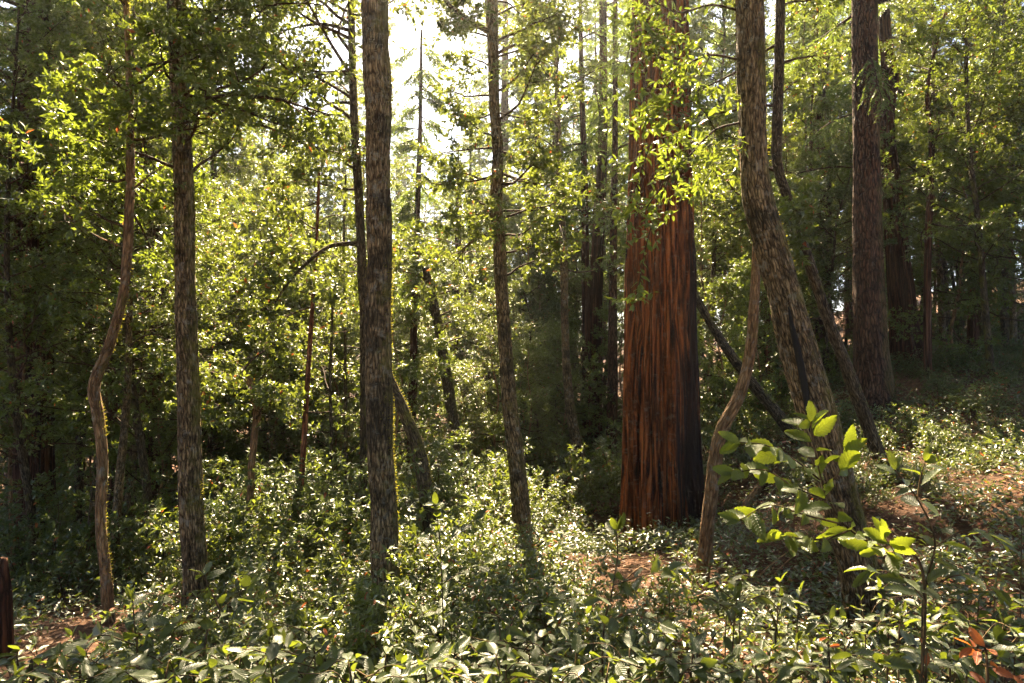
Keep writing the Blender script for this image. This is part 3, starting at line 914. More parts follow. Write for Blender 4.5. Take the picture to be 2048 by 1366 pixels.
hero_tree('redwood_tree', 'slim grey trunk hard against the left edge of the massive redwood', 'tree',
          [(1230, 300, 12), (1228, 400, 14), (1226, 600, 17), (1225, 800, 22), (1222, 930, 26)], 20, 24, 'fir', FI, top=(0, 8, 0.05), nseg=24, step=0.14, flare=0.12,
          conifer=True, leaf='needle', limbs=[(7, 17, 14, 1.8, None, 0, -0.05)])
slim = [(1862, 300, 12, 1856, 770, 16, 15.5, 'dark slim stem nearest the reddish knobby redwood'),
        (1884, 480, 10, 1900, 735, 15, 19, 'dark slim stem leaning left, second beyond the knobby redwood'),
        (1912, 380, 12, 1918, 735, 17, 23, 'dark slim stem third beyond the knobby redwood'),
        (1962, 420, 20, 1950, 745, 28, 20, 'thicker dark trunk among the slim stems near the right edge'),
        (2004, 300, 13, 2012, 700, 18, 22, 'slim dark trunk close to the right edge of the view'),
        (1655, 250, 8, 1652, 740, 11, 22, 'pencil thin stem between the cracked tanoak and the scaly fir'),
        (1622, 330, 7, 1640, 745, 10, 25, 'faint thin stem right behind the leaning cracked tanoak'),
        (1428, 500, 9, 1415, 840, 13, 18, 'thin pale stem just right of the massive redwood'),
        (1455, 420, 7, 1462, 830, 10, 22, 'faint thin stem between massive redwood and cracked tanoak'),
        (1535, 520, 12, 1545, 830, 18, 17, 'short dark trunk seen behind the crooked pale stem'),
        (160, 620, 10, 156, 1060, 15, 18, 'slim black stem in shade beside the far left redwood'),
        (425, 250, 11, 430, 1020, 17, 21, 'dark slim trunk right of the lichen streaked tanoak'),
        (395, 300, 12, 400, 1000, 15, 24, 'thin trunk peeping out behind the lichen streaked tanoak'),
        (690, 640, 6, 694, 1060, 9, 14, 'pencil thin stem in the sunlit thicket beside the lumpy trunk'),
        (660, 760, 6, 655, 1050, 8, 13, 'pencil thin dark stem between red stem and lumpy trunk'),
        (917, 420, 12, 920, 900, 18, 32, 'hazy grey trunk in the sunlit gap, left of the centre tanoak'),
        (940, 380, 8, 935, 900, 12, 36, 'faint hazy trunk nearest the centre tanoak on its left'),
        (1062, 400, 11, 1058, 880, 15, 34, 'hazy trunk in the gap just right of the centre tanoak'),
        (1108, 350, 13, 1106, 880, 18, 30, 'hazy trunk beside the slender curving one in the gully')]
for i, (x0, y0, w0, x1, y1, w1, d, lab) in enumerate(slim):
    xm = (x0 + x1) / 2 + (i % 3 - 1) * 5
    hero_tree('slender_tree', lab, 'tree', [(x0, y0, w0), (xm, (y0 + y1) / 2, (w0 + w1) / 2), (x1, y1, w1)], d, 60 + i, 'tanoak', MO if i % 3 else RF, top=((x0 - x1) * 0.004 * d / 20, 3.0, 0.02), nseg=12, step=0.2,
              flare=0.08, limbs=[(P(0, y0, d)[2] - 2.2, P(0, y0, d)[2] + 2.8, 11, 1.3, None, 0, 0.2)], group='slender trees between the big trunks')

# ------------------------------------------------------------------ leafy bay sprays hanging before the big redwood
r = np.random.default_rng(77)
b18 = np.array(R18.location)
sprays = [[(1480, 245, 6.5), (1430, 260, 6.4), (1385, 305, 6.3), (1340, 350, 6.2), (1290, 420, 6.2)],
          [(1430, 258, 6.4), (1400, 215, 6.3), (1350, 190, 6.2), (1300, 215, 6.1)], [(1400, 290, 6.35), (1350, 270, 6.2), (1300, 290, 6.1), (1262, 330, 6.1)],
          [(1340, 350, 6.2), (1310, 430, 6.15), (1290, 500, 6.1), (1277, 570, 6.1)], [(1480, 120, 6.5), (1420, 110, 6.4), (1360, 130, 6.3), (1300, 110, 6.2), (1262, 150, 6.2)],
          [(1420, 110, 6.4), (1370, 75, 6.3), (1310, 60, 6.2), (1265, 40, 6.2)], [(1478, 20, 6.5), (1420, 10, 6.4), (1360, 25, 6.3), (1310, 5, 6.2)],
          [(1360, 130, 6.3), (1330, 170, 6.2), (1285, 245, 6.1)], [(1385, 305, 6.3), (1400, 340, 6.2), (1395, 380, 6.2)], [(1300, 290, 6.1), (1270, 380, 6.1), (1255, 455, 6.1)],
          [(1430, 260, 6.4), (1425, 320, 6.3), (1440, 370, 6.3)], [(1420, 110, 6.4), (1400, 160, 6.3), (1395, 215, 6.25)], [(1350, 190, 6.2), (1320, 150, 6.1), (1330, 100, 6.1)]]
for i, sp in enumerate(sprays):
    leafy_twig(R18, b18, np.array([P(*q) for q in sp]), 'hero_bay', 0.085, r, 0.026 if i else 0.04, rad=0.013 if i in (0, 4, 6) else 0.006, start=0.3 if i in (0, 4, 6) else 0.12, face=0.35, flat=0.5, whorl=1, mat='twig', name='leafy_bough')

tb, lv = Tubes(), Leaves()
for i, sp in enumerate(sprays):
    c, _ = catmull(np.array([P(*q) for q in sp]), np.ones(len(sp)), 0.05)
    for q in range(2):
        j = int(len(c) * r.uniform(0.3, 1.0)) - 1
        grow_broad(tb, lv, c[j], nrm(c[min(j + 1, len(c) - 1)] - c[max(0, j - 1)]) * 0.6 + r.normal(0, 0.6, 3), r.uniform(0.2, 0.42), r, 0.004, 0.075, subs=3, twigs=3, k=5)
part('branches', tb.mesh('branches', M['twig'], b18), R18, kind='stuff')
part('foliage', lv.mesh('foliage', LEAF4, M['leaf_bay'], b18), R18, kind='stuff')

# the dark crack in the leaning tanoak: near-black tube laid on the bark
crk = np.array([P(x, y, 6.5 - 0.42) + np.array([0, 0.22, 0]) for x, y in [(1597, 610), (1606, 660), (1622, 730), (1634, 800), (1641, 870)]])
v, q, b = tube(*catmull(crk, [0.006, 0.026, 0.034, 0.03, 0.006], 0.04), 7)
mcr, ntc, outc = new_mat('near_black_wood')
ntc.links.new(N(ntc, 'ShaderNodeBsdfPrincipled', ins={'Base Color': (0.012, 0.010, 0.008, 1), 'Roughness': 0.95}).outputs[0], outc.inputs[0])
M['near_black'] = mcr
part('crack', mesh_np('crack', v - b18, q, mcr, smooth=True), R18)

# ------------------------------------------------------------------ kinds of tree that repeat
def proto_broad(seed, H, limbs, ln, rad, size, z0, leaf, mat):
    r = np.random.default_rng(seed)
    n = 7
    pts = np.c_[np.cumsum(r.normal(0, 0.12, n)), np.cumsum(r.normal(0, 0.12, n)), np.linspace(-0.2, H, n)]
    pts[0, :2] = pts[1, :2] * 0.3
    tm, sp, sr = trunk_mesh('trunk', pts, np.linspace(rad, rad * 0.2, n), 'tanoak', mat, seed, np.zeros(3), 10, 0.2, 0.1)
    tb, lv = Tubes(), Leaves()
    for i in range(limbs):
        z = z0 + (H - z0) * (i + r.uniform(0, 1)) / limbs
        p, rr = at_height(sp, sr, z)
        a = i * 2.4 + r.normal(0, 0.4)
        t = (z - z0) / (H - z0)
        grow_broad(tb, lv, p, np.array([math.sin(a), math.cos(a), 0.15 + 0.5 * t + r.normal(0, 0.12)]), ln * (1.15 - 0.65 * t) * r.uniform(0.7, 1.25), r, min(rr * 0.6, 0.02), size, subs=9, twigs=6, k=7, flat=0.42)
    return tm, tb.mesh('branches', M['twig']), lv.mesh('crown', LEAF2, M[leaf])


def proto_conifer(seed, H, limbs, ln, rad, z0):
    r = np.random.default_rng(seed)
    n = 6
    pts = np.c_[np.cumsum(r.normal(0, 0.08, n)), np.cumsum(r.normal(0, 0.08, n)), np.linspace(-0.4, H, n)]
    tm, sp, sr = trunk_mesh('trunk', pts, np.linspace(rad, 0.03, n), 'redwood', RF, seed, np.zeros(3), 20, 0.5, 0.2)
    tb, lv = Tubes(), Leaves()
    for i in range(limbs):
        t = (i + r.uniform(0, 1)) / limbs
        z = z0 + (H - z0) * t
        p, rr = at_height(sp, sr, z)
        a = i * 2.4 + r.normal(0, 0.5)
        grow_conifer(tb, lv, p, np.array([math.sin(a), math.cos(a), 0.1 + 0.3 * t]), ln * (1.05 - 0.85 * t) * r.uniform(0.6, 1.2), r, 0.03, nb=10, blade=0.26, npair=7)
    return tm, tb.mesh('branches', M['twig']), lv.mesh('crown', BLADE, M['needle'])


PB = [proto_broad(200 + i, H, n, ln, rd, sz, z0, lf, mt) for i, (H, n, ln, rd, sz, z0, lf, mt) in enumerate(
    [(6.5, 30, 1.7, 0.055, 0.085, 1.0, 'leaf_broad', BR), (8.5, 34, 1.9, 0.075, 0.085, 2.0, 'leaf_broad', MO), (5.0, 28, 1.4, 0.045, 0.08, 0.4, 'leaf_bay', BR), (7.5, 32, 2.0, 0.07, 0.09, 1.4, 'leaf_dark', MO), (13, 44, 2.6, 0.11, 0.10, 3.0, 'leaf_bay', MO), (15, 46, 2.8, 0.12, 0.10, 5.0, 'leaf_broad', T)])]
PC = [proto_conifer(300 + i, H, n, ln, rd, z0) for i, (H, n, ln, rd, z0) in enumerate([(26, 90, 3.4, 0.42, 5.0), (32, 95, 3.8, 0.5, 8.0), (17, 70, 2.6, 0.25, 2.0)])]


MARKS = [(-400, 'beyond the left edge redwood'), (40, 'behind the big dark redwood at the left edge'), (120, 'left of the kinked brown tanoak'), (215, 'behind the kinked brown tanoak'),
         (300, 'just left of the lichen streaked tanoak'), (365, 'behind the lichen streaked tanoak'), (420, 'close right of the lichen streaked tanoak'), (490, 'behind the shorter stem of the thicket'),
         (560, 'between the two thin thicket stems'), (620, 'behind the thin red stem'), (680, 'close left of the lumpy trunk'), (740, 'behind the lumpy trunk'), (800, 'close right of the lumpy trunk'),
         (860, 'below the bright sky gap'), (930, 'left of the forked centre tanoak'), (985, 'behind the forked centre tanoak'), (1045, 'right of the forked centre tanoak'), (1100, 'by the slender curving gully trunk'),
         (1170, 'by the twin gully redwoods'), (1250, 'behind the massive redwood'), (1405, 'close right of the massive redwood'), (1460, 'left of the cracked tanoak'), (1530, 'behind the cracked tanoak'),
         (1600, 'right of the cracked tanoak'), (1660, 'left of the scaly fir'), (1725, 'behind the scaly fir'), (1790, 'by the knobby redwood'), (1850, 'among the slim dark stems'), (1930, 'right of the slim dark stems'),
         (2000, 'at the right edge of the view')]


def where(px, d, rows):
    w = [m for a, m in MARKS if px >= a][-1]
    return [n for a, n in rows if d >= a][-1] + ' ' + w


def noun(px):
    w = [m for a, m in MARKS if px >= a][-1]
    return w[w.index('the '):]


def place(name, meshes, x, y, rz, s, label, cat, group):
    top = max(v.co.z for v in meshes[0].vertices) * s + gz(x, y)
    lim = 1e9                                       # the glade the sun falls through stays open
    if -9.5 < x < -1.3 and 15 < y < 50:
        lim = min(max(4.6, (y - 10) * 1.0 - 3), CAMZ + (0.33 if x / y > -0.19 else 0.5) * y)
    elif 5.5 < x < 12 and 15 < y < 24:
        lim = 7.5
    if top > lim:
        s = max(0.45, s * (lim - gz(x, y)) / (top - gz(x, y)))
    root = empty(name, (x, y, gz(x, y) - 0.02), label, cat, group)
    root.rotation_euler = (0, 0, rz)
    root.scale = (s, s, s)
    for nm, me in zip(('trunk', 'branches', 'crown'), meshes):
        part(nm, me, root)
    return root


r = np.random.default_rng(5)
# understory trees: picture column, distance, kind, scale
under = [(455, 19, 0, 1.0), (540, 17, 2, 1.1), (610, 19, 1, 0.9), (670, 18, 2, 1.0), (500, 24, 4, 1.0), (570, 27, 4, 1.0), (640, 25, 4, .95), (700, 29, 5, 1.0), (440, 30, 5, 1.1), (530, 32, 5, 1.1), (610, 34, 5, 1.1), (500, 17, 1, 1.0), (420, 17, 3, .9), (580, 19, 1, 1.1), (650, 20, 3, 1.1), (700, 17, 0, 1.0), (750, 19, 3, 1.0),
         (800, 22, 1, .9), (860, 21, 0, .9), (900, 25, 3, .9), (790, 14.5, 2, 1.0), (960, 23, 3, .9), (1010, 19, 0, .85), (1070, 21, 3, 1.0), (1100, 25, 1, 1.0), (1040, 28, 1, 1.1), (1140, 28, 3, 1.1),
         (1220, 26, 1, 1.2), (1430, 17, 0, 1.0), (1480, 20, 3, 1.1), (1540, 18, 2, 1.1), (1590, 21, 1, 1.1), (1640, 19, 3, 1.0), (1690, 23, 1, 1.2), (1440, 24, 1, 1.2), (1860, 21, 0, 1.1), (1920, 17, 2, 1.1),
         (1980, 19, 3, 1.1), (2040, 16, 0, 1.0), (1900, 25, 1, 1.2), (1990, 26, 1, 1.1), (2090, 21, 3, 1.1), (1830, 26, 3, 1.2), (350, 22, 3, 1.1), (280, 24, 1, 1.1), (200, 21, 0, 1.1), (130, 20, 2, 1.2),
         (50, 22, 1, 1.2), (-10, 17, 3, 1.1), (110, 26, 3, 1.2), (180, 15, 2, .9), (20, 12, 0, .9), (330, 13.5, 2, .9), (1790, 30, 1, 1.3), (1720, 31, 3, 1.3), (1560, 29, 1, 1.3), (1490, 31, 3, 1.3),
         (30, 19, 4, 1.0), (150, 24, 5, 1.0), (260, 18, 4, 1.0), (380, 22, 5, 1.0), (450, 27, 4, .9), (520, 22, 4, .75), (600, 26, 4, .75), (680, 24, 4, .7), (740, 30, 4, .8), (90, 31, 4, 1.2), (320, 31, 5, 1.2), (560, 33, 4, .9),
         (1090, 33, 4, 1.0), (1050, 24, 0, 1.3), (1160, 32, 5, 1.0), (1230, 34, 4, 1.2), (1410, 21, 4, 1.0), (1470, 27, 5, 1.1), (1550, 23, 4, 1.0), (1620, 28, 5, 1.0), (1680, 20, 4, 1.0), (1830, 23, 4, .95), (1890, 19, 5, .85), (1960, 24, 4, 1.0),
         (2030, 21, 5, .9), (2080, 28, 4, 1.1), (1780, 35, 5, 1.1), (1930, 32, 5, 1.1), (1990, 15, 4, .75), (1600, 36, 4, 1.2), (1500, 38, 4, 1.3), (-60, 14, 4, .8), (2110, 15, 4, .8),
         (400, 17, 4, .85), (800, 36, 4, 1.0), (850, 40, 5, 1.0), (905, 34, 4, 1.0), (940, 42, 4, 1.1), (870, 29, 1, 1.1), (130, 14.9, 4, 1.1), (240, 14.5, 5, 1.0), (60, 17, 5, 1.1), (975, 36, 4, 1.0), (820, 27, 3, 1.0), (1085, 24, 2, 1.3), (1050, 20, 2, .9), (1120, 21, 2, .9), (310, 12, 4, .75), (170, 13, 5, .75), (80, 11, 4, .7), (220, 10.5, 5, .6),
         (1130, 19, 2, .8), (1060, 17.5, 2, .75), (1010, 24, 2, 1.1), (1240, 21, 2, .9), (920, 20, 2, .8), (1450, 14.5, 2, .8), (1520, 15, 2, .7)]
for i, (px, d, k, s) in enumerate(under):
    x = (px - CX) / F * d
    place('understory_tree', PB[k], x, d, r.uniform(0, 6.28), s * r.uniform(0.92, 1.08), ['bushy', 'taller bushy', 'yellow green low', 'dark leaved', 'tall yellow green', 'tall thin crowned'][k] + ' small tree ' + where(px, d, [(0, 'near'), (13, 'midway'), (17, 'farther'), (21, 'deep'), (26, 'far')]), 'tree', 'understory trees filling the wood')
for i, (x, y, k, s) in enumerate([(-4.5, -5, 4, 1.2), (4.8, -4.5, 5, 1.2), (0.3, -8, 4, 1.3), (-10, -3, 5, 1.2), (10.5, -2.5, 4, 1.2), (-8, 4, 4, 1.0), (8.6, 3.5, 5, 1.0), (6, -11, 5, 1.3), (-6, -12, 4, 1.3), (-13, 6, 5, 1.2), (14, 5, 4, 1.2), (-2.2, -2.2, 5, 1.25), (2.4, -1.8, 5, 1.3), (0.2, -4.5, 5, 1.4), (-5.5, 0.5, 5, 1.2), (5.8, 0.4, 5, 1.25)]):
    place('understory_tree', PB[k], x, y, r.uniform(0, 6.28), s, 'tall unseen tree added beside and behind the viewpoint to shade the foreground', 'tree', 'added shade trees round the viewpoint')  # out of view, added so their crowns shade the foreground
# redwoods far behind
far = []
for i in range(64):
    d = 27 + 55 * ((i * 0.618) % 1.0)
    px = -250 + (i * 2548 / 64) + r.uniform(-20, 20)
    if 770 < px < 1000:
        d = 60 + 25 * r.uniform(0, 1)
    far.append((px, d))
far += [(120, 30), (200, 36), (260, 28), (340, 33), (400, 30), (30, 28), (-60, 32), (1290, 40), (1350, 34), (1700, 36), (1640, 44), (790, 62), (815, 75), (862, 66), (905, 80), (945, 63), (975, 72)]
for i, (px, d) in enumerate(far):
    k = int(r.integers(0, 3))
    s = r.uniform(0.85, 1.15)
    if 770 < px < 1000:
        k, s = int(r.integers(0, 3)), r.uniform(0.75, 1.0)
    place('distant_redwood', PC[k], (px - CX) / F * d, d, r.uniform(0, 6.28), s, ['tall', 'very tall', 'smaller'][k] + ' conifer ' + where(px, d, [(0, 'first row'), (36, 'second row'), (50, 'third row'), (65, 'last row')]), 'tree', 'distant conifers closing the view')

# ------------------------------------------------------------------ shrubs
def proto_shrub(seed, H, stems, size, leaf, tmpl=LEAF4):
    r = np.random.default_rng(seed)
    tb, lv = Tubes(), Leaves()
    for i in range(stems):
        a = r.uniform(0, 6.28)
        p0 = np.array([math.sin(a), math.cos(a), 0]) * r.uniform(0, 0.25)
        d = np.array([math.sin(a) * 0.6, math.cos(a) * 0.6, 1.0])
        grow_broad(tb, lv, p0 - UP * 0.05, d, H * r.uniform(0.7, 1.15), r, 0.009, size, subs=8, twigs=4, k=6, flat=0.38, start=0.2)
    return tb.mesh('stems', M['twig']), lv.mesh('foliage', tmpl, M[leaf])


PS = [proto_shrub(400 + i, *a) for i, a in enumerate([(1.3, 9, 0.088, 'leaf_broad'), (1.0, 9, 0.07, 'cover'), (1.7, 10, 0.09, 'leaf_dark'), (0.8, 8, 0.066, 'cover')])]


def place_shrub(px, d, k, s, label, group):
    x = (px - CX) / F * d
    root = empty('shrub', (x, d, gz(x, d) - 0.02), label, 'shrub', group)
    root.rotation_euler = (0, 0, r.uniform(0, 6.28))
    root.scale = (s, s, s)
    for nm, me in zip(('stems', 'foliage'), PS[k]):
        part(nm, me, root)


sh = [(870, 8.0, 0, 0.85), (930, 7.2, 1, 0.9), (1000, 7.8, 1, 0.85), (830, 7.0, 3, 1.0), (960, 6.0, 3, 0.9), (890, 5.6, 3, 0.9), (1080, 7.0, 3, .9), (700, 7.0, 1, .8), (640, 8.5, 0, .9), (560, 8.0, 1, .9), (480, 7.2, 1, .8)] + [(415 + 26 * i, 8.6 + (i * 0.618 % 1) * 4.6, (i * 7) % 4, 0.75 + 0.3 * (i * 0.37 % 1)) for i in range(13)] + [(260 + 72 * i, 4.6 + (i * 0.618 % 1) * 2.6, (1, 3, 0)[i % 3], 0.55 + 0.2 * (i * 0.37 % 1)) for i in range(15)] + [(820 + 33 * i, 8.5 + (i * 0.618 % 1) * 3.5, (0, 1, 3)[i % 3], 0.8) for i in range(7)]
for q in sh:
    place_shrub(*q, ['leafy', 'small leaved', 'dark leafy', 'low small leaved'][q[2]] + ' sunlit shrub ' + ('in front, below ' if q[1] < 8.6 else 'in the clearing, below ') + noun(q[0]), 'sunlit shrubs in the clearing')
for i in range(26):
    place_shrub(1640 + 17 * i + r.uniform(-10, 10), 8.2 + 9.5 * (i * 0.618 % 1), (3, 1)[i % 2], r.uniform(0.35, 0.6), 'low shrub ' + ('higher' if (i * 0.618 % 1) > .5 else 'lower') + ' on the lit slope, toward ' + noun(1640 + 17 * i), 'low shrubs on the lit slope')
for i, (px, d) in enumerate([(1205, 11.3), (1245, 11.0), (1300, 10.9), (1350, 10.8), (1400, 11.2), (1440, 11.8), (1225, 11.8)]):
    place_shrub(px, d, 3, 0.42 + 0.08 * (i % 3), 'small shrub sprouting round the foot of the massive redwood', 'shrubs round the massive redwood')
for i in range(150):
    d = 9.5 + 22 * (i * 0.618 % 1)
    px = -60 + (i * 2170 / 150) + r.uniform(-25, 25)
    if 1180 < px < 1440 and d < 13:
        d += 5
    k = int(r.integers(0, 4))
    s = r.uniform(0.8, 1.25)
    if px > 1450 and d < 20:
        k, s = 3, r.uniform(0.5, 0.8)
    place_shrub(px, d, k, s, ['leafy', 'small leaved', 'dark leafy', 'low small leaved'][k] + ' shrub ' + where(px, d, [(0, 'near'), (13, 'midway'), (17, 'farther'), (21, 'deep'), (26, 'far')]), 'shrubs under the trees')

# ------------------------------------------------------------------ ground cover and litter
def build_cover():
    r = np.random.default_rng(8)
    ps, as_, ns, ss = [], [], [], []
    nplants = 8500
    d = 1.7 + 20 * r.uniform(0, 1, nplants) ** 1.6
    px = r.uniform(-260, 2300, nplants)
    x = (px - CX) / F * d
    keep = fbm(np.c_[x * 0.7, d * 0.7, 0 * x], 21) + np.where((px > 1500) & (d > 6), 0.09, 0.02) > 0.45
    keep &= ~((np.hypot(x - P(1325, 0, 12)[0], d - 12) < 0.95))
    x, d = x[keep], d[keep]
    z = ground_z(x, d)
    n = len(x)
    h = 0.12 + 0.85 * fbm(np.c_[x * 1.1, d * 1.1, 0 * x + 5], 4) ** 2.2
    for i in range(n):
        k = int(r.integers(16, 32))
        u = r.uniform(0, 1, k) ** 0.6
        a = r.uniform(0, 6.28, k)
        rad = 0.22 * np.sqrt(r.uniform(0, 1, k))
        p = np.c_[x[i] + rad * np.cos(a), d[i] + rad * np.sin(a), z[i] + h[i] * u * (1.2 - rad * 1.8)]
        ps.append(p)
        as_.append(np.c_[np.cos(a), np.sin(a), r.normal(0.05, 0.3, k)] + r.normal(0, 0.4, (k, 3)))
        ns.append(UP + r.normal(0, 0.34, (k, 3)))
        ss.append(r.uniform(0.035, 0.10, k))
    p = np.vstack(ps)
    o = bpy.data.objects.new('undergrowth', leaves_mesh('undergrowth', p, np.vstack(as_), np.vstack(ns), np.concatenate(ss), LEAF4, M['cover']))
    COL.objects.link(o)
    tag(o, 'low leafy ground cover carpeting the forest floor', 'undergrowth', kind='stuff')
    n = 26000
    d = 1.7 + 22 * r.uniform(0, 1, n) ** 1.3
    x = (r.uniform(-260, 2300, n) - CX) / F * d
    z = ground_z(x, d) + r.uniform(0.004, 0.03, n)
    a = r.uniform(0, 6.28, n)
    o = bpy.data.objects.new('leaf_litter', leaves_mesh('leaf_litter', np.c_[x, d, z], np.c_[np.cos(a), np.sin(a), r.normal(0, 0.15, n)], UP + r.normal(0, 0.25, (n, 3)), r.uniform(0.04, 0.11, n), LEAF2, M['litter']))
    COL.objects.link(o)
    tag(o, 'fallen brown leaves strewn over the forest floor', 'leaf litter', kind='stuff')


build_cover()

# ------------------------------------------------------------------ near saplings, leaf by leaf
def sapling(label, base, twigs, kind, size, seed, spacing=0.045, face=0.1, flat=0.4, rad=0.006, group=None, starts=None, name='tanoak_seedling'):
    r = np.random.default_rng(seed)
    b = P(*base)
    z = gz(b[0], b[1])
    b[2] = z - 0.03
    root = empty(name, b, label, 'plant', group)
    for i, tw in enumerate(twigs):
        pts = [P(*q) for q in tw]
        if i == 0:
            pts = [b.copy()] + pts
        leafy_twig(root, b, np.array(pts), kind, size, r, spacing, rad=rad if i == 0 else rad * 0.6, start=(starts or {}).get(i, 0.35 if i == 0 else 0.15), face=face, flat=flat, name='stem' if i == 0 else 'twig')
    return root


sapling('bright yellow green toothed sapling before the cracked tanoak', (1800, 1366, 2.5),
        [[(1850, 1180, 2.5), (1760, 1100, 2.45), (1690, 1050, 2.42), (1650, 980, 2.4), (1630, 900, 2.4), (1620, 845, 2.38)],
         [(1690, 1050, 2.42), (1610, 1030, 2.4), (1540, 1010, 2.38), (1480, 1040, 2.35)], [(1640, 960, 2.4), (1590, 920, 2.38), (1530, 890, 2.35), (1480, 885, 2.35)],
         [(1650, 1000, 2.4), (1590, 975, 2.38), (1530, 940, 2.36), (1470, 945, 2.35)], [(1645, 970, 2.4), (1675, 950, 2.36), (1690, 900, 2.36)], [(1700, 1060, 2.42), (1640, 1080, 2.4), (1560, 1070, 2.38)],
         [(1760, 1100, 2.45), (1790, 1110, 2.42), (1770, 1075, 2.4)]], 'hero_lit', 0.10, 501, 0.025, face=0.7, flat=0.35, starts={0: 0.66})
sapling('dark tall seedling in shade at the right edge', (1850, 1366, 2.6), [[(1845, 1300, 2.6), (1850, 1180, 2.6), (1870, 1080, 2.6), (1830, 990, 2.6), (1790, 940, 2.6)], [(1860, 1100, 2.6), (1930, 1060, 2.6), (1990, 1075, 2.6)],
        [(1850, 1180, 2.6), (1920, 1150, 2.5), (1990, 1180, 2.5)], [(1850, 1200, 2.6), (1800, 1150, 2.5), (1740, 1140, 2.5)], [(1835, 1000, 2.6), (1840, 960, 2.55), (1850, 925, 2.5)]], 'hero', 0.10, 502, 0.05, face=0.3, starts={0: 0.3})
sapling('upright seedling with broad leaves before the foot of the massive redwood', (1215, 1366, 3.2), [[(1205, 1300, 3.2), (1225, 1180, 3.2), (1235, 1110, 3.2), (1232, 1060, 3.2)], [(1228, 1170, 3.2), (1290, 1150, 3.15), (1350, 1140, 3.1)],
        [(1220, 1200, 3.2), (1170, 1190, 3.1), (1120, 1200, 3.1)], [(1215, 1240, 3.2), (1270, 1230, 3.1), (1330, 1250, 3.1)]], 'hero', 0.115, 503, 0.05, face=0.25, starts={0: 0.3})
sapling('pale leaved sprig standing up at the lower left', (400, 1366, 3.0), [[(410, 1290, 3.0), (440, 1230, 3.0), (420, 1180, 3.0), (408, 1150, 3.0)], [(430, 1230, 3.0), (470, 1195, 3.0), (500, 1170, 3.0)], [(420, 1260, 3.0), (380, 1240, 2.9), (340, 1250, 2.9)]],
        'hero', 0.105, 504, 0.05, face=0.3, starts={0: 0.35})
sapling('dark leaved seedling left of the pale sprig', (270, 1366, 3.1), [[(275, 1320, 3.1), (270, 1260, 3.1), (265, 1200, 3.1)], [(270, 1280, 3.1), (310, 1230, 3.1), (330, 1190, 3.1)], [(270, 1290, 3.1), (210, 1270, 3.0), (170, 1280, 3.0)]],
        'hero', 0.11, 505, 0.05, face=0.3, starts={0: 0.3})
sapling('leafy seedling right of the lumpy trunk, lit from behind', (890, 1366, 4.6), [[(885, 1200, 4.6), (880, 1090, 4.6), (872, 1010, 4.6)], [(882, 1100, 4.6), (920, 1060, 4.6), (950, 1040, 4.5)], [(882, 1130, 4.6), (850, 1090, 4.6), (830, 1070, 4.5)],
        [(884, 1170, 4.6), (930, 1140, 4.5), (965, 1130, 4.5)]], 'hero', 0.11, 506, 0.05, face=0.2, starts={0: 0.25})
sapling('withered orange sprig in the bottom right corner', (1960, 1366, 2.2), [[(1975, 1350, 2.2), (1960, 1310, 2.2), (1945, 1295, 2.2)], [(1965, 1330, 2.2), (2000, 1340, 2.2), (2030, 1355, 2.2)]], 'hero_orange', 0.065, 507, 0.045, face=0.4, starts={0: 0.6})
sapling('small withered orange sprig left of the bottom right corner', (1850, 1366, 2.5), [[(1852, 1340, 2.5), (1855, 1305, 2.5)]], 'hero_orange', 0.055, 508, 0.05, face=0.4, starts={0: 0.8})

r = np.random.default_rng(98)
for i in range(26):
    px = 60 + 78 * i + float(r.uniform(-30, 30))
    d = float(r.uniform(3.4, 5.4))
    x = (px - CX) / F * d
    top = CY - (gz(x, d) + r.uniform(0.4, 0.75) - CAMZ) / d * F
    tw = [[(px + r.uniform(-12, 12), top + 60, d), (px + r.uniform(-20, 20), top, d)]]
    for j in range(2):
        sx = (-1, 1)[j]
        tw.append([(px, top + 50, d), (px + sx * r.uniform(20, 35), top + r.uniform(5, 30), d), (px + sx * r.uniform(45, 75), top + r.uniform(0, 35), d + r.uniform(-.2, .2))])
    sapling('upright seedling in undergrowth below ' + noun(px), (px, 1366, d), tw, 'hero_narrow' if i % 5 == 2 else 'hero', 0.11, 800 + i, 0.06, face=0.05, flat=0.3, group='seedlings rising from the undergrowth', starts={0: 0.4})
r = np.random.default_rng(99)
low = [(60, 1335), (140, 1340), (330, 1345), (480, 1330), (560, 1300), (640, 1320), (700, 1345), (620, 1250), (780, 1330), (850, 1345), (920, 1320), (1000, 1335), (1060, 1280), (1090, 1345), (1150, 1320), (1290, 1340),
       (1380, 1320), (1400, 1250), (1460, 1200), (1470, 1340), (1540, 1300), (1560, 1200), (1620, 1330), (1650, 1240), (1700, 1340), (1760, 1300), (1800, 1230), (1900, 1240), (1960, 1200), (2020, 1250), (1990, 1120), (2040, 1050), (1330, 1190), (1010, 1220), (430, 1330), (540, 1345)]
low += [(30 + 62 * i + float(r.uniform(-22, 22)), float(r.uniform(1290, 1352))) for i in range(33)] + [(1480 + 60 * i + float(r.uniform(-20, 20)), float(r.uniform(1130, 1260))) for i in range(10)]
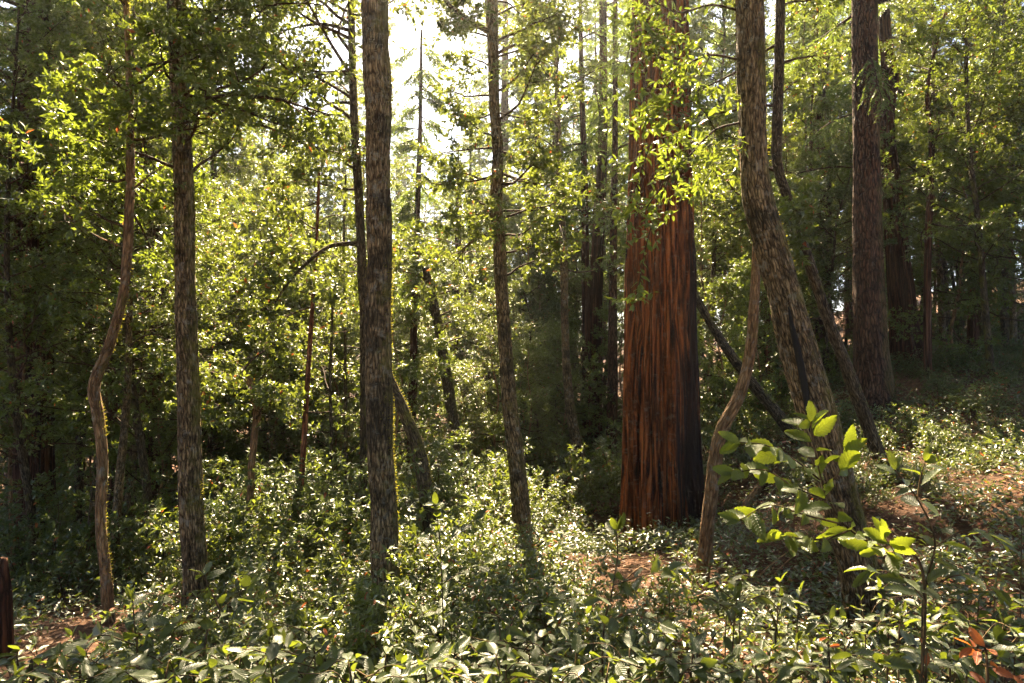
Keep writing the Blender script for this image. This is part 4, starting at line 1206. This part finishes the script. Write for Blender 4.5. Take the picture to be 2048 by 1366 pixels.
for i, (px, py) in enumerate(low):
    d = float(np.clip(2.6 + (1345 - py) / 140.0 * 1.4 + r.uniform(-0.2, 0.2), 2.3, 4.5))
    tw = [[(px + r.uniform(-10, 10), (py + 1366) / 2, d), (px + r.uniform(-20, 20), py, d)]]
    for j in range(int(r.integers(2, 4))):
        sx = r.choice([-1, 1])
        tw.append([(px, py + 60 * j * 0.5 + 20, d), (px + sx * r.uniform(30, 55), py + r.uniform(-10, 25), d + r.uniform(-.15, .15)), (px + sx * r.uniform(70, 120), py + r.uniform(-20, 40), d + r.uniform(-.25, .25))])
    sapling('low toothed seedling, ' + ('frontmost' if py > 1300 else 'second') + ' row, below ' + noun(px), (px, 1366, d), tw, 'hero_narrow' if i % 4 == 1 else 'hero', 0.075 + 0.035 * (i * 0.37 % 1), 600 + i, 0.085, face=0.05, flat=0.28, group='low seedlings along the bottom of the view', starts={0: 0.3})

# ------------------------------------------------------------------ stump and fallen wood
def fallen(label, plist, rad, mat, seed, name='fallen_branch'):
    pts = np.array([P(*q) for q in plist])
    me, _, _ = trunk_mesh(name, pts, np.linspace(rad, rad * 0.5, len(pts)), 'tanoak', mat, seed, pts[0], 10, 0.08, 0.0, top_cap=True)
    o = bpy.data.objects.new(name, me)
    o.location = tuple(pts[0])
    COL.objects.link(o)
    tag(o, label, 'branch', 'dead twigs on the floor' if name == 'fallen_twig' else None)


def on_ground(px, d, h=0.06):
    x = (px - CX) / F * d
    return (px, CY - (gz(x, d) + h - CAMZ) / d * F, d)


for i in range(18):
    px, d = float(rng.uniform(1480, 2030)) if i % 3 else float(rng.uniform(900, 1400)), float(rng.uniform(6.5, 13))
    a = float(rng.uniform(-1, 1))
    fallen('thin dead twig lying on the floor, ' + ('farther' if d > 9.5 else 'nearer') + ', toward ' + noun(px), [on_ground(px, d, .05), on_ground(px + 40, d + a * .5, .12), on_ground(px + 85, d + a, .07)], 0.013, BR, 70 + i, 'fallen_twig')
fallen('dark fallen log lying across the shaded gully', [on_ground(1000, 15.5, .1), on_ground(1060, 15.2, .12), on_ground(1130, 14.6, .14)], 0.10, MO, 41, 'fallen_log')
fallen('grey fallen log right of the crooked pale stem', [on_ground(1425, 10.5, .1), on_ground(1480, 10.8, .12), on_ground(1530, 11.5, .12)], 0.11, BR, 42, 'fallen_log')
fallen('dead branch on the lit slope below the scaly fir', [on_ground(1790, 11.5, .05), on_ground(1840, 11.3, .16), on_ground(1900, 11.5, .08)], 0.03, BR, 43)
st = np.array([P(0, 1290, 6), P(0, 1190, 6), P(8, 1115, 6)])
st[0, 2] = gz(st[0, 0], 6) - 0.1
me, _, _ = trunk_mesh('stump', st, [0.11, 0.10, 0.03], 'redwood', RF, 45, st[0], 24, 0.04, 0.1, top_cap=True)
o = bpy.data.objects.new('broken_stump', me)
o.location = tuple(st[0])
COL.objects.link(o)
tag(o, 'splintered reddish stump at the left edge', 'stump')

# ------------------------------------------------------------------ haze
hv = np.array([(x, y, z) for x in (-320, 320) for y in (-220, 420) for z in (-16.0, 42.0)], float)
hf = np.array([(0, 1, 3, 2), (4, 6, 7, 5), (0, 4, 5, 1), (2, 3, 7, 6), (0, 2, 6, 4), (1, 5, 7, 3)])
mh, nth, outh = new_mat('haze')
pv = nth.nodes.new('ShaderNodeVolumePrincipled')
pv.inputs['Color'].default_value = (0.93, 0.96, 0.92, 1)
pv.inputs['Density'].default_value = 0.0008
pv.inputs['Anisotropy'].default_value = 0.86
nth.links.new(pv.outputs[0], outh.inputs['Volume'])
o = bpy.data.objects.new('haze', mesh_np('haze', hv, hf, mh))
COL.objects.link(o)
tag(o, 'thin sunlit haze between the trees', kind='stuff')

# labels that several share: count them off from the left
byl = {}
for o in COL.objects:
    if 'label' in o and o.get('group') and 'viewpoint' not in o['group'] and o.parent is None:
        byl.setdefault(o['label'], []).append(o)
for lab, os_ in byl.items():
    if len(os_) > 1:
        os_.sort(key=lambda o: o.location.x / max(o.location.y, 0.1))
        for o, w in zip(os_, ('leftmost', 'second leftmost', 'third leftmost', 'fourth leftmost', 'fifth leftmost', 'sixth leftmost', 'seventh leftmost', 'eighth leftmost')):
            o['label'] = lab.replace('low toothed seedling', 'low seedling').replace(' row,', ' row') + ', ' + w
